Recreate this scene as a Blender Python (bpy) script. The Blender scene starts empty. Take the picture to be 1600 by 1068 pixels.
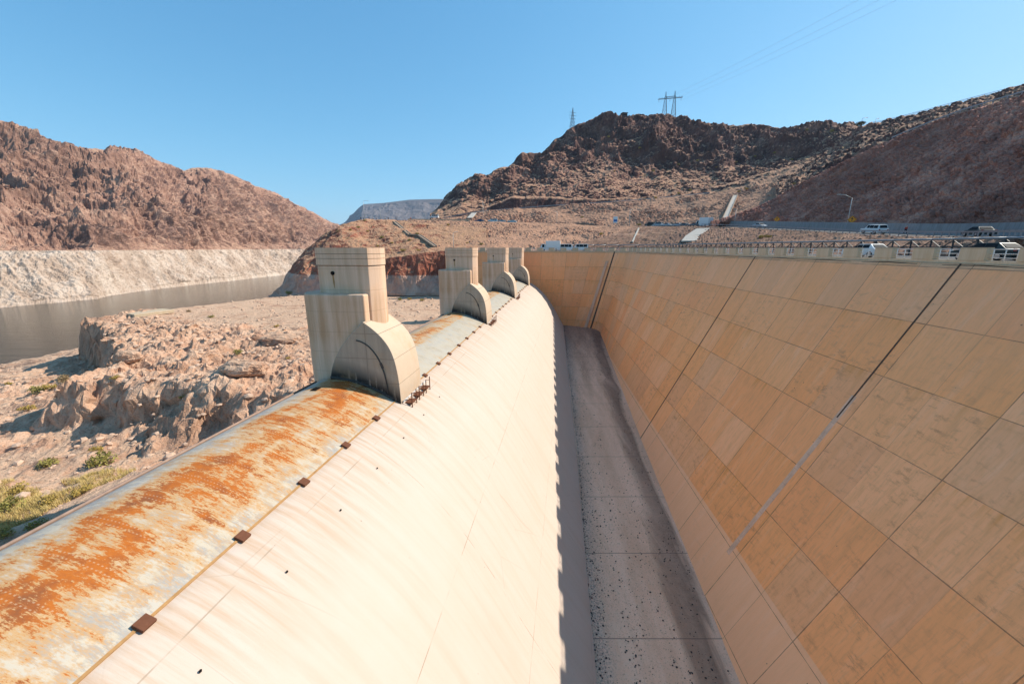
import bpy, bmesh, math, random
import numpy as np
from mathutils import Vector, Matrix
R = math.radians
random.seed(7)
S = bpy.context.scene
COL = S.collection

# ------------------------------------------------------------------ camera / sky / sun
F, PIT = 620.0, math.atan2(147, 620)          # focal length in photo pixels, downward pitch
CP, SP = math.cos(PIT), math.sin(PIT)
cam = bpy.data.objects.new('camera', bpy.data.cameras.new('camera'))
COL.objects.link(cam)
cam.data.sensor_width = 36.0
cam.data.lens = 36.0 * F / 1600
cam.data.clip_start, cam.data.clip_end = 0.2, 20000
cam.location = (0, 0, 0)
cam.rotation_euler = (R(90) - PIT, 0, 0)
S.camera = cam

SUN_AZ, SUN_EL = R(71), R(39)                 # azimuth clockwise from the camera heading
w = bpy.data.worlds.new('World'); S.world = w; w.use_nodes = True
nt = w.node_tree; bg = nt.nodes['Background']
sky = nt.nodes.new('ShaderNodeTexSky'); sky.sky_type = 'NISHITA'; sky.sun_disc = False
sky.sun_elevation = SUN_EL; sky.sun_rotation = SUN_AZ
sky.altitude = 400; sky.air_density = 1.0; sky.dust_density = 0.6; sky.ozone_density = 1.0
sepc = nt.nodes.new('ShaderNodeSeparateColor'); comc = nt.nodes.new('ShaderNodeCombineColor')
nt.links.new(sky.outputs[0], sepc.inputs[0]); nt.links.new(comc.outputs[0], bg.inputs[0])
for i_, (gain, soft) in enumerate(((.25, .05), (.60, .19), (.79, .20))):   # soft shoulder: the photograph's sky is deep and even
    m1 = nt.nodes.new('ShaderNodeMath'); m1.operation = 'MULTIPLY_ADD'; m1.inputs[1].default_value = soft; m1.inputs[2].default_value = 1.0
    m2 = nt.nodes.new('ShaderNodeMath'); m2.operation = 'DIVIDE'
    m3 = nt.nodes.new('ShaderNodeMath'); m3.operation = 'MULTIPLY'; m3.inputs[1].default_value = gain
    nt.links.new(sepc.outputs[i_], m1.inputs[0]); nt.links.new(sepc.outputs[i_], m2.inputs[0]); nt.links.new(m1.outputs[0], m2.inputs[1])
    nt.links.new(m2.outputs[0], m3.inputs[0]); nt.links.new(m3.outputs[0], comc.inputs[i_])
bg.inputs[1].default_value = 0.15
sl = bpy.data.lights.new('sun', 'SUN'); sl.energy = 2.15; sl.angle = R(0.5); sl.color = (1, 0.925, 0.81)
sun = bpy.data.objects.new('sun', sl); COL.objects.link(sun)
SD = Vector((math.cos(SUN_EL) * math.sin(SUN_AZ), math.cos(SUN_EL) * math.cos(SUN_AZ), math.sin(SUN_EL)))
sun.rotation_euler = SD.to_track_quat('Z', 'Y').to_euler()
sun.location = (200, 60, 300)
S.view_settings.view_transform = 'Standard'; S.view_settings.look = 'None'
S.cycles.diffuse_bounces = 7; S.cycles.max_bounces = 12
S.view_settings.exposure = 1.6; S.view_settings.gamma = 1

# ------------------------------------------------------------------ helpers
def P(px, py, d):
    """point seen at photo pixel (px,py) that lies d metres ahead (horizontal)"""
    a = (px - 800) / F; b = (py - 534) / F
    y = CP - b * SP; z = -SP - b * CP
    return np.array((a * d / y, d, z * d / y))
def PH(px, py, H):
    """point seen at photo pixel (px,py) that lies H metres below the eye"""
    b = (py - 534) / F
    t = (SP + b * CP) / (CP - b * SP)
    return P(px, py, H / t)

def tag(o, label=None, cat=None, group=None, kind=None):
    if label: o['label'] = label
    if cat: o['category'] = cat
    if group: o['group'] = group
    if kind: o['kind'] = kind
    return o
def thing(name, loc=(0, 0, 0), rz=0.0, label=None, cat=None, group=None):
    o = bpy.data.objects.new(name, None); o.empty_display_size = 0.5
    COL.objects.link(o); o.location = loc; o.rotation_euler = (0, 0, rz)
    return tag(o, label, cat, group)
def kids(o): return [c for c in bpy.data.objects if c.parent == o]
def dup(root, loc, rz=0.0, label=None, group=None, scale=None, mat=None):
    r = root.copy(); COL.objects.link(r); r.location = loc; r.rotation_euler = (0, 0, rz)
    if scale: r.scale = scale if hasattr(scale, '__len__') else (scale,) * 3
    if label: r['label'] = label
    if group: r['group'] = group
    for ch in kids(root):
        c = ch.copy(); COL.objects.link(c); c.parent = r
        for g in kids(ch):
            d = g.copy(); COL.objects.link(d); d.parent = c
    return r

class MB:
    """collects shapes into one mesh"""
    def __init__(s): s.v = []; s.f = []; s.sm = []
    def add(s, v, f, sm=False):
        b = len(s.v); s.v += [tuple(map(float, p)) for p in v]
        s.f += [tuple(b + i for i in q) for q in f]; s.sm += [sm] * len(f); return s
    def box(s, c, d, rz=0, ry=0, rx=0):
        x, y, z = d[0] / 2, d[1] / 2, d[2] / 2
        M = Matrix.Rotation(rz, 3, 'Z') @ Matrix.Rotation(ry, 3, 'Y') @ Matrix.Rotation(rx, 3, 'X')
        v = [M @ Vector((a * x, b * y, e * z)) + Vector(c) for e in (-1, 1) for a, b in ((-1, -1), (1, -1), (1, 1), (-1, 1))]
        return s.add(v, [(3, 2, 1, 0), (4, 5, 6, 7), (0, 1, 5, 4), (1, 2, 6, 5), (2, 3, 7, 6), (3, 0, 4, 7)])
    def bar(s, a, b, wd, ht):
        """square bar from a to b"""
        a, b = Vector(a), Vector(b); t = (b - a).normalized()
        up = Vector((0, 0, 1)) if abs(t.z) < .95 else Vector((0, 1, 0))
        n = t.cross(up).normalized(); m = n.cross(t)
        v = [p + n * (i * wd / 2) + m * (j * ht / 2) for p in (a, b) for i, j in ((-1, -1), (1, -1), (1, 1), (-1, 1))]
        return s.add(v, [(0, 1, 2, 3), (7, 6, 5, 4), (4, 5, 1, 0), (5, 6, 2, 1), (6, 7, 3, 2), (7, 4, 0, 3)])
    def tube(s, pts, r, n=8, cap=True):
        pts = [Vector(p) for p in pts]
        rr = r if hasattr(r, '__len__') else [r] * len(pts)
        V = []; Fc = []
        for i, p in enumerate(pts):
            t = (pts[min(i + 1, len(pts) - 1)] - pts[max(i - 1, 0)]).normalized()
            up = Vector((0, 0, 1)) if abs(t.z) < .9 else Vector((1, 0, 0))
            a = t.cross(up).normalized(); b = a.cross(t)
            V += [p + (a * math.cos(k * 2 * math.pi / n) + b * math.sin(k * 2 * math.pi / n)) * rr[i] for k in range(n)]
        for i in range(len(pts) - 1):
            for k in range(n):
                Fc.append((i * n + k, i * n + (k + 1) % n, (i + 1) * n + (k + 1) % n, (i + 1) * n + k))
        s.add(V, Fc, True)
        if cap:
            b0 = len(s.v) - len(V)
            s.f += [tuple(b0 + k for k in reversed(range(n))), tuple(b0 + (len(pts) - 1) * n + k for k in range(n))]
            s.sm += [False, False]
        return s
    def prism(s, poly, lo, hi, axis='z', sm=False):
        """2-D polygon extruded along an axis; poly is (x,y) for z, (x,z) for y, (y,z) for x"""
        mk = {'z': lambda p, t: (p[0], p[1], t), 'y': lambda p, t: (p[0], t, p[1]), 'x': lambda p, t: (t, p[0], p[1])}[axis]
        n = len(poly); v = [mk(p, lo) for p in poly] + [mk(p, hi) for p in poly]
        cap = list(v)
        f = [(i, (i + 1) % n, n + (i + 1) % n, n + i) for i in range(n)]
        s.add(v, f, sm)
        if sm: s.v += [tuple(map(float, p)) for p in cap]
        b = len(s.v) - 2 * n
        s.f += [tuple(b + i for i in reversed(range(n))), tuple(b + n + i for i in range(n))]; s.sm += [False, False]
        return s
    def build(s, name, mat, parent=None, bevel=0, seg=2):
        me = bpy.data.meshes.new(name); me.from_pydata(s.v, [], s.f)
        me.polygons.foreach_set('use_smooth', s.sm)
        bm = bmesh.new(); bm.from_mesh(me); bmesh.ops.recalc_face_normals(bm, faces=bm.faces); bm.to_mesh(me); bm.free()
        me.materials.append(mat); o = bpy.data.objects.new(name, me); COL.objects.link(o)
        if parent: o.parent = parent
        if bevel:
            m = o.modifiers.new('bevel', 'BEVEL'); m.width = bevel; m.segments = seg; m.limit_method = 'ANGLE'; m.angle_limit = R(35)
        return o

def grid(name, V, mat, uv=None, smooth=True, kind=None, parent=None, flip=False):
    """(n,m,3) array of points -> one mesh"""
    n, m = V.shape[:2]
    me = bpy.data.meshes.new(name)
    i = np.arange(n - 1)[:, None] * m + np.arange(m - 1)[None, :]
    q = np.stack([i, i + m, i + m + 1, i + 1], -1).reshape(-1, 4)
    if flip: q = q[:, ::-1]
    me.vertices.add(n * m); me.vertices.foreach_set('co', np.ascontiguousarray(V, dtype=np.float32).ravel())
    nf = len(q); me.loops.add(nf * 4); me.loops.foreach_set('vertex_index', np.ascontiguousarray(q, dtype=np.int32).ravel())
    me.polygons.add(nf); me.polygons.foreach_set('loop_start', np.arange(nf, dtype=np.int32) * 4)
    if uv is not None:
        l = me.uv_layers.new(name='UVMap'); l.data.foreach_set('uv', uv.reshape(-1, 2)[q.ravel()].astype(np.float32).ravel())
    me.polygons.foreach_set('use_smooth', np.full(nf, smooth))
    me.update(calc_edges=True); me.validate()
    me.materials.append(mat); o = bpy.data.objects.new(name, me); COL.objects.link(o)
    if kind: o['kind'] = kind
    if parent: o.parent = parent
    return o

# --- numpy noise
def _hash(x, y, z, seed):
    with np.errstate(over='ignore'):
        h = (x.astype(np.int64).astype(np.uint32) * np.uint32(0x8da6b343)) ^ (y.astype(np.int64).astype(np.uint32) * np.uint32(0xd8163841)) \
            ^ (z.astype(np.int64).astype(np.uint32) * np.uint32(0xcb1ab31f)) ^ np.uint32((seed * 0x9e3779b9) & 0xffffffff)
        h ^= h >> np.uint32(13); h *= np.uint32(0x5bd1e995); h ^= h >> np.uint32(15); h *= np.uint32(0x27d4eb2d); h ^= h >> np.uint32(14)
    return h.astype(np.float64) / 4294967296.0
def vnoise(p, seed=0):
    i = np.floor(p); f = p - i; f = f * f * f * (f * (f * 6 - 15) + 10); r = 0
    for a in (0, 1):
        for b in (0, 1):
            for c in (0, 1):
                wt = (f[..., 0] if a else 1 - f[..., 0]) * (f[..., 1] if b else 1 - f[..., 1]) * (f[..., 2] if c else 1 - f[..., 2])
                r = r + wt * _hash(i[..., 0] + a, i[..., 1] + b, i[..., 2] + c, seed)
    return r * 2 - 1
ROT = np.array(((.00, .80, .60), (-.80, .36, -.48), (-.60, -.48, .64)))
def fbm(p, oct=5, seed=0, gain=.5, ridged=False):
    a, s, t = 1.0, 0, 0
    for k in range(oct):
        n = vnoise(p, seed + k * 17)
        if ridged: n = 1 - 2 * np.abs(n)
        s = s + a * n; t += a; a *= gain; p = (p @ ROT) * 2.03
    return s / t
def worley(p, seed=0):
    i = np.floor(p); f1 = np.full(p.shape[:-1], 9.0); f2 = f1.copy(); idv = f1 * 0
    for a in (-1, 0, 1):
        for b in (-1, 0, 1):
            for c in (-1, 0, 1):
                q = i + np.array((a, b, c)); h = [_hash(q[..., 0], q[..., 1], q[..., 2], seed + k) for k in (1, 2, 3)]
                d = np.sqrt(sum((q[..., k] + h[k] - p[..., k]) ** 2 for k in range(3)))
                m = d < f1; f2 = np.where(m, f1, np.minimum(f2, d)); idv = np.where(m, h[0], idv); f1 = np.where(m, d, f1)
    return f1, f2, idv
def sstep(a, b, x):
    t = np.clip((x - a) / (b - a), 0, 1); return t * t * (3 - 2 * t)
def normals(V):
    a = np.gradient(V, axis=0); b = np.gradient(V, axis=1); n = np.cross(a, b)
    return n / np.maximum(np.linalg.norm(n, axis=-1, keepdims=True), 1e-9)
def loft(rows, ncol, nsub, smooth=True):
    """rows of (px,py,d) or 3-D points -> (sum(nsub)+1, ncol, 3); nsub = subdivisions between successive rows"""
    Rw = []
    for r in rows:
        r = np.array(r, float); t = np.linspace(0, 1, len(r)) if False else None
        x = r[:, 0]; t = (x - x[0]) / (x[-1] - x[0]); tt = np.linspace(0, 1, ncol)
        px, py, d = (np.interp(tt, t, r[:, k]) for k in range(3))
        a = (px - 800) / F; b = (py - 534) / F; y = CP - b * SP; z = -SP - b * CP
        Rw.append(np.stack([a * d / y, d, z * d / y], -1))
    out = []
    for k in range(len(Rw) - 1):
        p0 = Rw[max(k - 1, 0)]; p1 = Rw[k]; p2 = Rw[k + 1]; p3 = Rw[min(k + 2, len(Rw) - 1)]
        for j in range(nsub[k]):
            t = j / nsub[k]
            if smooth:
                q = .5 * (2 * p1 + (p2 - p0) * t + (2 * p0 - 5 * p1 + 4 * p2 - p3) * t * t + (3 * p1 - p0 - 3 * p2 + p3) * t ** 3)
                q = .6 * q + .4 * (p1 + (p2 - p1) * t)
            else: q = p1 + (p2 - p1) * t
            out.append(q)
    out.append(Rw[-1]); return np.array(out)

# --- node helper
class G:
    def __init__(s, name, rough=.9, spec=.2):
        s.m = bpy.data.materials.new(name); s.m.use_nodes = True; s.t = s.m.node_tree
        s.b = s.t.nodes['Principled BSDF']; s.b.inputs['Roughness'].default_value = rough
        s.b.inputs['Specular IOR Level'].default_value = spec
        s.co = s.t.nodes.new('ShaderNodeTexCoord'); s.obj = s.co.outputs['Object']; s.uv = s.co.outputs['UV']
        s.geo = s.t.nodes.new('ShaderNodeNewGeometry'); s.pos = s.geo.outputs['Position']
    def n(s, t): return s.t.nodes.new(t)
    def L(s, a, b):
        if isinstance(a, bpy.types.NodeSocket): s.t.links.new(a, b)
        else: b.default_value = tuple(a) + (1,) if (hasattr(a, '__len__') and len(a) == 3 and b.type == 'RGBA') else a
    def map(s, v, sc=(1, 1, 1), rot=(0, 0, 0), loc=(0, 0, 0)):
        n = s.n('ShaderNodeMapping'); s.L(v, n.inputs[0]); n.inputs[1].default_value = loc; n.inputs[2].default_value = rot; n.inputs[3].default_value = sc
        return n.outputs[0]
    def noise(s, v, sc=1, det=6, ro=.6, dist=0):
        n = s.n('ShaderNodeTexNoise'); s.L(v, n.inputs['Vector']); n.inputs['Scale'].default_value = sc
        n.inputs['Detail'].default_value = det; n.inputs['Roughness'].default_value = ro; n.inputs['Distortion'].default_value = dist
        return n.outputs[0]
    def voro(s, v, sc=1, feat='F1', rnd=1.0, out='Distance'):
        n = s.n('ShaderNodeTexVoronoi'); n.feature = feat; s.L(v, n.inputs['Vector']); n.inputs['Scale'].default_value = sc
        n.inputs['Randomness'].default_value = rnd; return n.outputs[out]
    def ramp(s, f, stops, interp='LINEAR'):
        n = s.n('ShaderNodeValToRGB'); n.color_ramp.interpolation = interp; e = n.color_ramp.elements
        while len(e) < len(stops): e.new(.5)
        for el, (p, c) in zip(e, stops):
            el.position = p; el.color = (c, c, c, 1) if not hasattr(c, '__len__') else tuple(c) + (1,)
        s.L(f, n.inputs[0]); return n.outputs[0]
    def mix(s, f, a, b, mode='MIX'):
        n = s.n('ShaderNodeMix'); n.data_type = 'RGBA'; n.blend_type = mode
        s.L(f, n.inputs[0]); s.L(a, n.inputs[6]); s.L(b, n.inputs[7]); return n.outputs[2]
    def ma(s, op, a, b=0.0, c=None):
        n = s.n('ShaderNodeMath'); n.operation = op; s.L(a, n.inputs[0]); s.L(b, n.inputs[1])
        if c is not None: s.L(c, n.inputs[2])
        return n.outputs[0]
    def sep(s, v):
        n = s.n('ShaderNodeSeparateXYZ'); s.L(v, n.inputs[0]); return n.outputs
    def comb(s, x=0.0, y=0.0, z=0.0):
        n = s.n('ShaderNodeCombineXYZ')
        for i, q in enumerate((x, y, z)): s.L(q, n.inputs[i])
        return n.outputs[0]
    def wn(s, v):
        n = s.n('ShaderNodeTexWhiteNoise'); n.noise_dimensions = '3D'; s.L(v, n.inputs[0]); return n.outputs[0]
    def out(s, col, bump=None, st=.5, dist=.1, rough=None):
        s.L(col, s.b.inputs['Base Color'])
        if rough is not None: s.L(rough, s.b.inputs['Roughness'])
        if bump is not None:
            n = s.n('ShaderNodeBump'); n.inputs['Strength'].default_value = st; n.inputs['Distance'].default_value = dist
            s.L(bump, n.inputs['Height']); s.t.links.new(n.outputs[0], s.b.inputs['Normal'])
        return s.m
def plain(name, c, rough=.6, spec=.3, metal=0, var=.12, sc=3):
    g = G(name, rough, spec); g.b.inputs['Metallic'].default_value = metal
    f = g.noise(g.obj, sc, 4)
    return g.out(g.mix(f, tuple(x * (1 - var) for x in c), tuple(min(1, x * (1 + var)) for x in c)))

# ------------------------------------------------------------------ the spillway frame
YAW = R(8.02); CD = np.array((math.sin(YAW), math.cos(YAW))); CU = np.array((math.cos(YAW), -math.sin(YAW)))
ORG = np.array((-13.0, 0.0))
def W(s, u, z=0.0):
    q = ORG + s * CD + u * CU; return (q[0], q[1], z)
SEAT = 11.4                                    # gate seat, metres below the eye
def floorH(d): return 34.5 - .067 * d
PITCH, PT, PS0 = 32.6, 3.6, 29.0               # pier pitch, thickness, first pier face

# ------------------------------------------------------------------ materials: concrete
def mat_ogee():
    g = G('ogee_concrete', .85)
    st = g.map(g.uv, (1.7, .09, 1))                                 # streaks run down the face
    a = g.noise(st, 1.0, 7, .62, .3); b = g.noise(g.map(g.uv, (.25, .02, 1), loc=(7, 3, 0)), 1.0, 5, .55)
    c = g.noise(g.uv, .35, 8, .65); spk = g.noise(g.uv, 9, 4, .6)
    col = g.ramp(a, [(.3, (.515, .41, .325)), (.5, (.545, .445, .365)), (.68, (.55, .455, .38))])
    col = g.mix(g.ramp(b, [(.55, 0.0), (.8, .3)]), col, (.46, .34, .25))
    col = g.mix(g.ramp(c, [(.3, .25), (.55, 0.0)]), col, (.52, .40, .30))
    # rusty wash under the gate seat
    v = g.sep(g.uv)[1]
    near = g.ma('SUBTRACT', 1.0, g.ma('DIVIDE', v, 5.0)); near = g.ma('MAXIMUM', near, 0.0)
    fr = g.noise(g.map(g.uv, (2.2, .12, 1)), 1.0, 6, .7)
    col = g.mix(g.ma('MULTIPLY', near, g.ramp(fr, [(.44, 0.0), (.66, .75)])), col, (.42, .24, .12))
    ck = g.voro(g.mix(.12, g.map(g.uv, (.35, .16, 1)), g.n('ShaderNodeTexNoise').outputs[1]), 1.0, 'DISTANCE_TO_EDGE')
    ckm = g.ramp(g.noise(g.map(g.uv, (1, 1, 1), loc=(3, 9, 0)), .07, 3), [(.5, 0.0), (.6, .22)])
    col = g.mix(g.ma('MULTIPLY', g.ma('LESS_THAN', ck, .004), ckm), col, (.28, .2, .14))
    # construction joints: panels along the crest and down the face
    u, vv = g.sep(g.uv)[0], v
    ju = g.ma('ABSOLUTE', g.ma('SUBTRACT', g.ma('FRACT', g.ma('DIVIDE', u, 15.2)), .5))
    jv = g.ma('ABSOLUTE', g.ma('SUBTRACT', g.ma('FRACT', g.ma('DIVIDE', g.ma('ADD', vv, 3.0), 8.4)), .5))
    wob = g.noise(g.uv, .6, 3)
    lu = g.ma('LESS_THAN', ju, .0018); lv = g.ma('LESS_THAN', jv, .0032)
    ln = g.ma('MULTIPLY', g.ma('MAXIMUM', lu, lv), g.ramp(wob, [(.42, .05), (.6, .8)]))
    col = g.mix(ln, col, (.33, .25, .18))
    dk = g.ma('LESS_THAN', g.voro(g.map(g.uv, (1, 1, 1)), .8), .035)
    col = g.mix(g.ma('MULTIPLY', dk, .5), col, (.22, .17, .13))
    bump = g.ma('ADD', g.ma('MULTIPLY', spk, .4), g.ma('MULTIPLY', c, .6))
    return g.out(col, bump, .25, .05)
def mat_wall():
    g = G('wall_concrete', .85)
    u, v, _ = g.sep(g.uv)
    cu = g.ma('DIVIDE', g.ma('ADD', u, 1.4), 4.1); cv = g.ma('DIVIDE', g.ma('SUBTRACT', v, 1.6), 4.4)
    iu, iv = g.ma('FLOOR', cu), g.ma('FLOOR', cv)
    iu2 = g.ma('FLOOR', g.ma('DIVIDE', cu, 2.0))
    rnd = g.wn(g.comb(iu, iv, 3.0)); rnd2 = g.wn(g.comb(iu2, iv, 9.0)); rnd3 = g.wn(g.comb(iu, iv, 21.0))
    col = g.ramp(rnd, [(0, (.94, .375, .155)), (.5, (.96, .43, .185)), (1, (.97, .48, .24))])
    col = g.mix(g.ma('MULTIPLY', rnd2, .5), col, (.96, .375, .11))
    col = g.mix(g.ramp(rnd3, [(.78, 0.0), (.80, .4)]), col, (.74, .42, .24))
    st = g.noise(g.map(g.uv, (1.1, .12, 1)), 1.0, 8, .70, .5)
    fine = g.noise(g.map(g.uv, (5.0, .8, 1)), 1.0, 7, .68)
    blo = g.noise(g.uv, .33, 8, .68, .6)
    col = g.mix(g.ramp(st, [(.30, .5), (.52, 0.0)]), col, (.72, .33, .13))
    col = g.mix(g.ramp(st, [(.54, 0.0), (.75, .5)]), col, (.95, .56, .34))
    # dark mottled patches, some panels more than others
    mot = g.noise(g.map(g.uv, (.6, 1.5, 1)), 1.3, 11, .78, .3)
    col = g.mix(g.ma('MULTIPLY', g.ramp(mot, [(.52, 0.0), (.62, .75)]), g.ma('MULTIPLY', g.ramp(g.wn(g.comb(iu2, iv, 33.0)), [(.35, .12), (.75, 1.0)]), g.ramp(blo, [(.40, .2), (.58, 1.0)]))), col, (.46, .22, .10))
    col = g.mix(g.ramp(fine, [(.36, .35), (.52, 0.0)]), col, (.58, .29, .13))
    seep = g.ma('MULTIPLY', g.ramp(g.ma('FRACT', cv), [(.0, .9), (.30, 0.0)]), g.ma('MULTIPLY', g.ramp(g.noise(g.map(g.uv, (1.8, .05, 1), loc=(3, 1, 0)), 1.0, 6, .65), [(.48, 0.0), (.62, 1.0)]), g.ramp(g.wn(g.comb(iu2, iv, 47.0)), [(.4, 0.0), (.7, .8)])))
    col = g.mix(seep, col, (.66, .27, .06))
    # old high-water greying near the top, plain paler band at the foot
    tp = g.ma('MULTIPLY', g.ramp(g.ma('DIVIDE', v, 14.0), [(.1, 1.0), (.95, 0.0)]), g.ramp(blo, [(.35, .35), (.7, .75)]))
    col = g.mix(g.ma('MULTIPLY', tp, .6), col, (.82, .46, .29))
    low = g.ma('MULTIPLY', g.ma('GREATER_THAN', v, 27.6), .7)
    col = g.mix(low, col, g.mix(st, (.86, .47, .26), (.92, .56, .35)))
    fu = g.ma('ABSOLUTE', g.ma('SUBTRACT', g.ma('FRACT', cu), .5)); fv = g.ma('ABSOLUTE', g.ma('SUBTRACT', g.ma('FRACT', cv), .5))
    fu2 = g.ma('ABSOLUTE', g.ma('SUBTRACT', g.ma('FRACT', g.ma('DIVIDE', cu, 2.0)), .5))
    lw = g.noise(g.uv, .8, 3)
    wd = g.ma('MULTIPLY', g.ramp(lw, [(.3, .2), (.7, 1.0)]), .013)
    l1 = g.ma('GREATER_THAN', fu2, g.ma('SUBTRACT', .4995, g.ma('MULTIPLY', wd, .38)))
    l2 = g.ma('GREATER_THAN', fv, g.ma('SUBTRACT', .4995, g.ma('MULTIPLY', wd, .62)))
    l3 = g.ma('MULTIPLY', g.ma('GREATER_THAN', fu, .4955), g.ramp(g.wn(g.comb(iu, iv, 5.0)), [(.15, .1), (.6, .85)]))
    ln = g.ma('MAXIMUM', g.ma('MAXIMUM', l1, l2), l3)
    col = g.mix(g.ma('MULTIPLY', ln, .7), col, (.17, .09, .05))
    dk = g.ma('LESS_THAN', g.voro(g.uv, .55), .03)
    col = g.mix(g.ma('MULTIPLY', dk, .7), col, (.12, .08, .05))
    bump = g.ma('SUBTRACT', g.ma('MULTIPLY', mot, .5), g.ma('MULTIPLY', ln, 1.0))
    return g.out(col, bump, .35, .05)
def mat_conc(name, base, dark, streak=.5, sc=1.0, lift=1.5):
    """board-marked concrete with drip streaks (object coordinates, z up)"""
    g = G(name, .85)
    st = g.noise(g.map(g.obj, (1.6 * sc, 1.6 * sc, .10 * sc)), 1.0, 7, .65, .2)
    fi = g.noise(g.map(g.obj, (7 * sc, 7 * sc, .3 * sc)), 1.0, 5, .6); bl = g.noise(g.obj, .5 * sc, 7, .65)
    col = g.mix(g.ramp(st, [(.35, streak), (.62, 0.0)]), base, dark)
    col = g.mix(g.ramp(fi, [(.3, .3), (.6, 0.0)]), col, dark)
    col = g.mix(g.ramp(bl, [(.5, 0.0), (.72, .4)]), col, (base[0] * .95, base[1] * .78, base[2] * .6))
    z = g.sep(g.obj)[2]
    if name == 'pier_concrete':
        bz = g.ramp(g.ma('DIVIDE', g.ma('ADD', z, 9.0), 6.0), [(.0, 0.0), (.28, .15), (.42, .9), (.85, .75), (.97, .1)])
        col = g.mix(g.ma('MULTIPLY', bz, g.ramp(st, [(.36, .85), (.66, .1)])), col, (.50, .285, .15))
    lift_l = g.ma('LESS_THAN', g.ma('FRACT', g.ma('ADD', g.ma('DIVIDE', z, lift), g.ma('MULTIPLY', bl, .02))), .022)
    col = g.mix(g.ma('MULTIPLY', lift_l, .4), col, tuple(x * .6 for x in dark))
    return g.out(col, g.ma('ADD', st, bl), .3, .04)
def mat_floor():
    g = G('channel_floor', .8)
    p = g.pos; u, v, _ = g.sep(g.uv)                                # u across 0..1, v along in m
    big = g.noise(g.map(p, (.9, .12, 1)), .35, 7, .65, .4); det = g.noise(p, 1.6, 8, .68); fine = g.noise(p, 7, 5, .65)
    col = g.mix(det, (.88, .49, .31), (.96, .64, .43))
    col = g.mix(g.ramp(big, [(.42, 0.0), (.66, .55)]), col, (.64, .34, .19))
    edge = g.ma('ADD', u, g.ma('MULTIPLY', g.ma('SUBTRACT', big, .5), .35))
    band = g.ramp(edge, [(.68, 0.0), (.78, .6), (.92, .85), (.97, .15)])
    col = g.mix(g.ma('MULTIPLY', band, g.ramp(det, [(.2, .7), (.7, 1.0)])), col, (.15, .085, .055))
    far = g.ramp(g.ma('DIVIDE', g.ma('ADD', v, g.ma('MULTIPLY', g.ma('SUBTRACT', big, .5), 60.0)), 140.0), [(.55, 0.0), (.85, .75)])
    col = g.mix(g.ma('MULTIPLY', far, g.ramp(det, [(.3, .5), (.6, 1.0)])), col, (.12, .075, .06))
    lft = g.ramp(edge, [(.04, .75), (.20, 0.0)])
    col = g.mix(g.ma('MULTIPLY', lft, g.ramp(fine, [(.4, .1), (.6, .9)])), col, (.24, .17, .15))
    jl = g.ma('LESS_THAN', g.ma('FRACT', g.ma('DIVIDE', v, 9.1)), .010)
    col = g.mix(g.ma('MULTIPLY', jl, .6), col, (.13, .09, .07))
    spk = g.ma('LESS_THAN', g.voro(g.map(p, (1, 1, .01)), 2.6), .13)
    col = g.mix(g.ma('MULTIPLY', spk, g.ramp(det, [(.42, 0.0), (.6, .8)])), col, (.13, .085, .06))
    col = g.mix(g.ramp(fine, [(.56, 0.0), (.68, .6)]), col, (.30, .18, .115))
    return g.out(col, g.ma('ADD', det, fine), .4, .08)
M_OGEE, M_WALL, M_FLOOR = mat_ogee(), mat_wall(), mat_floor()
M_PIER = mat_conc('pier_concrete', (.76, .535, .385), (.50, .325, .21), .75, 1.0, 1.55)
M_CAP = mat_conc('parapet_concrete', (.55, .44, .31), (.40, .29, .18), .5, 1.6, 9)

def mat_arch():
    """pier wing: pale grey with black weathering rising from the gate"""
    g = G('arch_concrete', .85)
    x, y, z = g.sep(g.obj)
    st = g.noise(g.map(g.obj, (2.4, 2.4, .25)), 1.0, 7, .7, .3); bl = g.noise(g.obj, .9, 7, .65)
    col = g.mix(bl, (.52, .395, .285), (.62, .48, .35))
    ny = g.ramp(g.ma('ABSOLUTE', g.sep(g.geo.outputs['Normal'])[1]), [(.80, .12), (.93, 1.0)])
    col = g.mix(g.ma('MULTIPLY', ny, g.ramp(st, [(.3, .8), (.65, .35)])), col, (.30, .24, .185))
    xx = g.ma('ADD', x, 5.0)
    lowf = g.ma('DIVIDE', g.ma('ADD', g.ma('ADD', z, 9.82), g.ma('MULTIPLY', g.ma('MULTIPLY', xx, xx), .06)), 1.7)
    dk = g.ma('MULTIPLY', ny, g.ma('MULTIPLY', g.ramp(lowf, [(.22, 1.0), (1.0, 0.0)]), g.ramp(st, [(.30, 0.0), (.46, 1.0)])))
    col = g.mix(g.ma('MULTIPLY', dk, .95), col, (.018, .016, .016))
    gx = g.ma('LESS_THAN', g.ma('ABSOLUTE', g.ma('ADD', x, 1.9)), .025)
    gz = g.ma('LESS_THAN', g.ma('FRACT', g.ma('DIVIDE', g.ma('ADD', z, .5), 1.9)), .022)
    col = g.mix(g.ma('MULTIPLY', g.ma('MAXIMUM', gx, gz), .6), col, (.15, .11, .08))
    rr = g.noise(g.map(g.obj, (.5, .5, .5), loc=(4, 4, 4)), 1.0, 6, .6)
    col = g.mix(g.ramp(rr, [(.52, 0.0), (.7, .4)]), col, (.50, .30, .15))
    return g.out(col, st, .25, .04)
M_ARCH = mat_arch()
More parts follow.
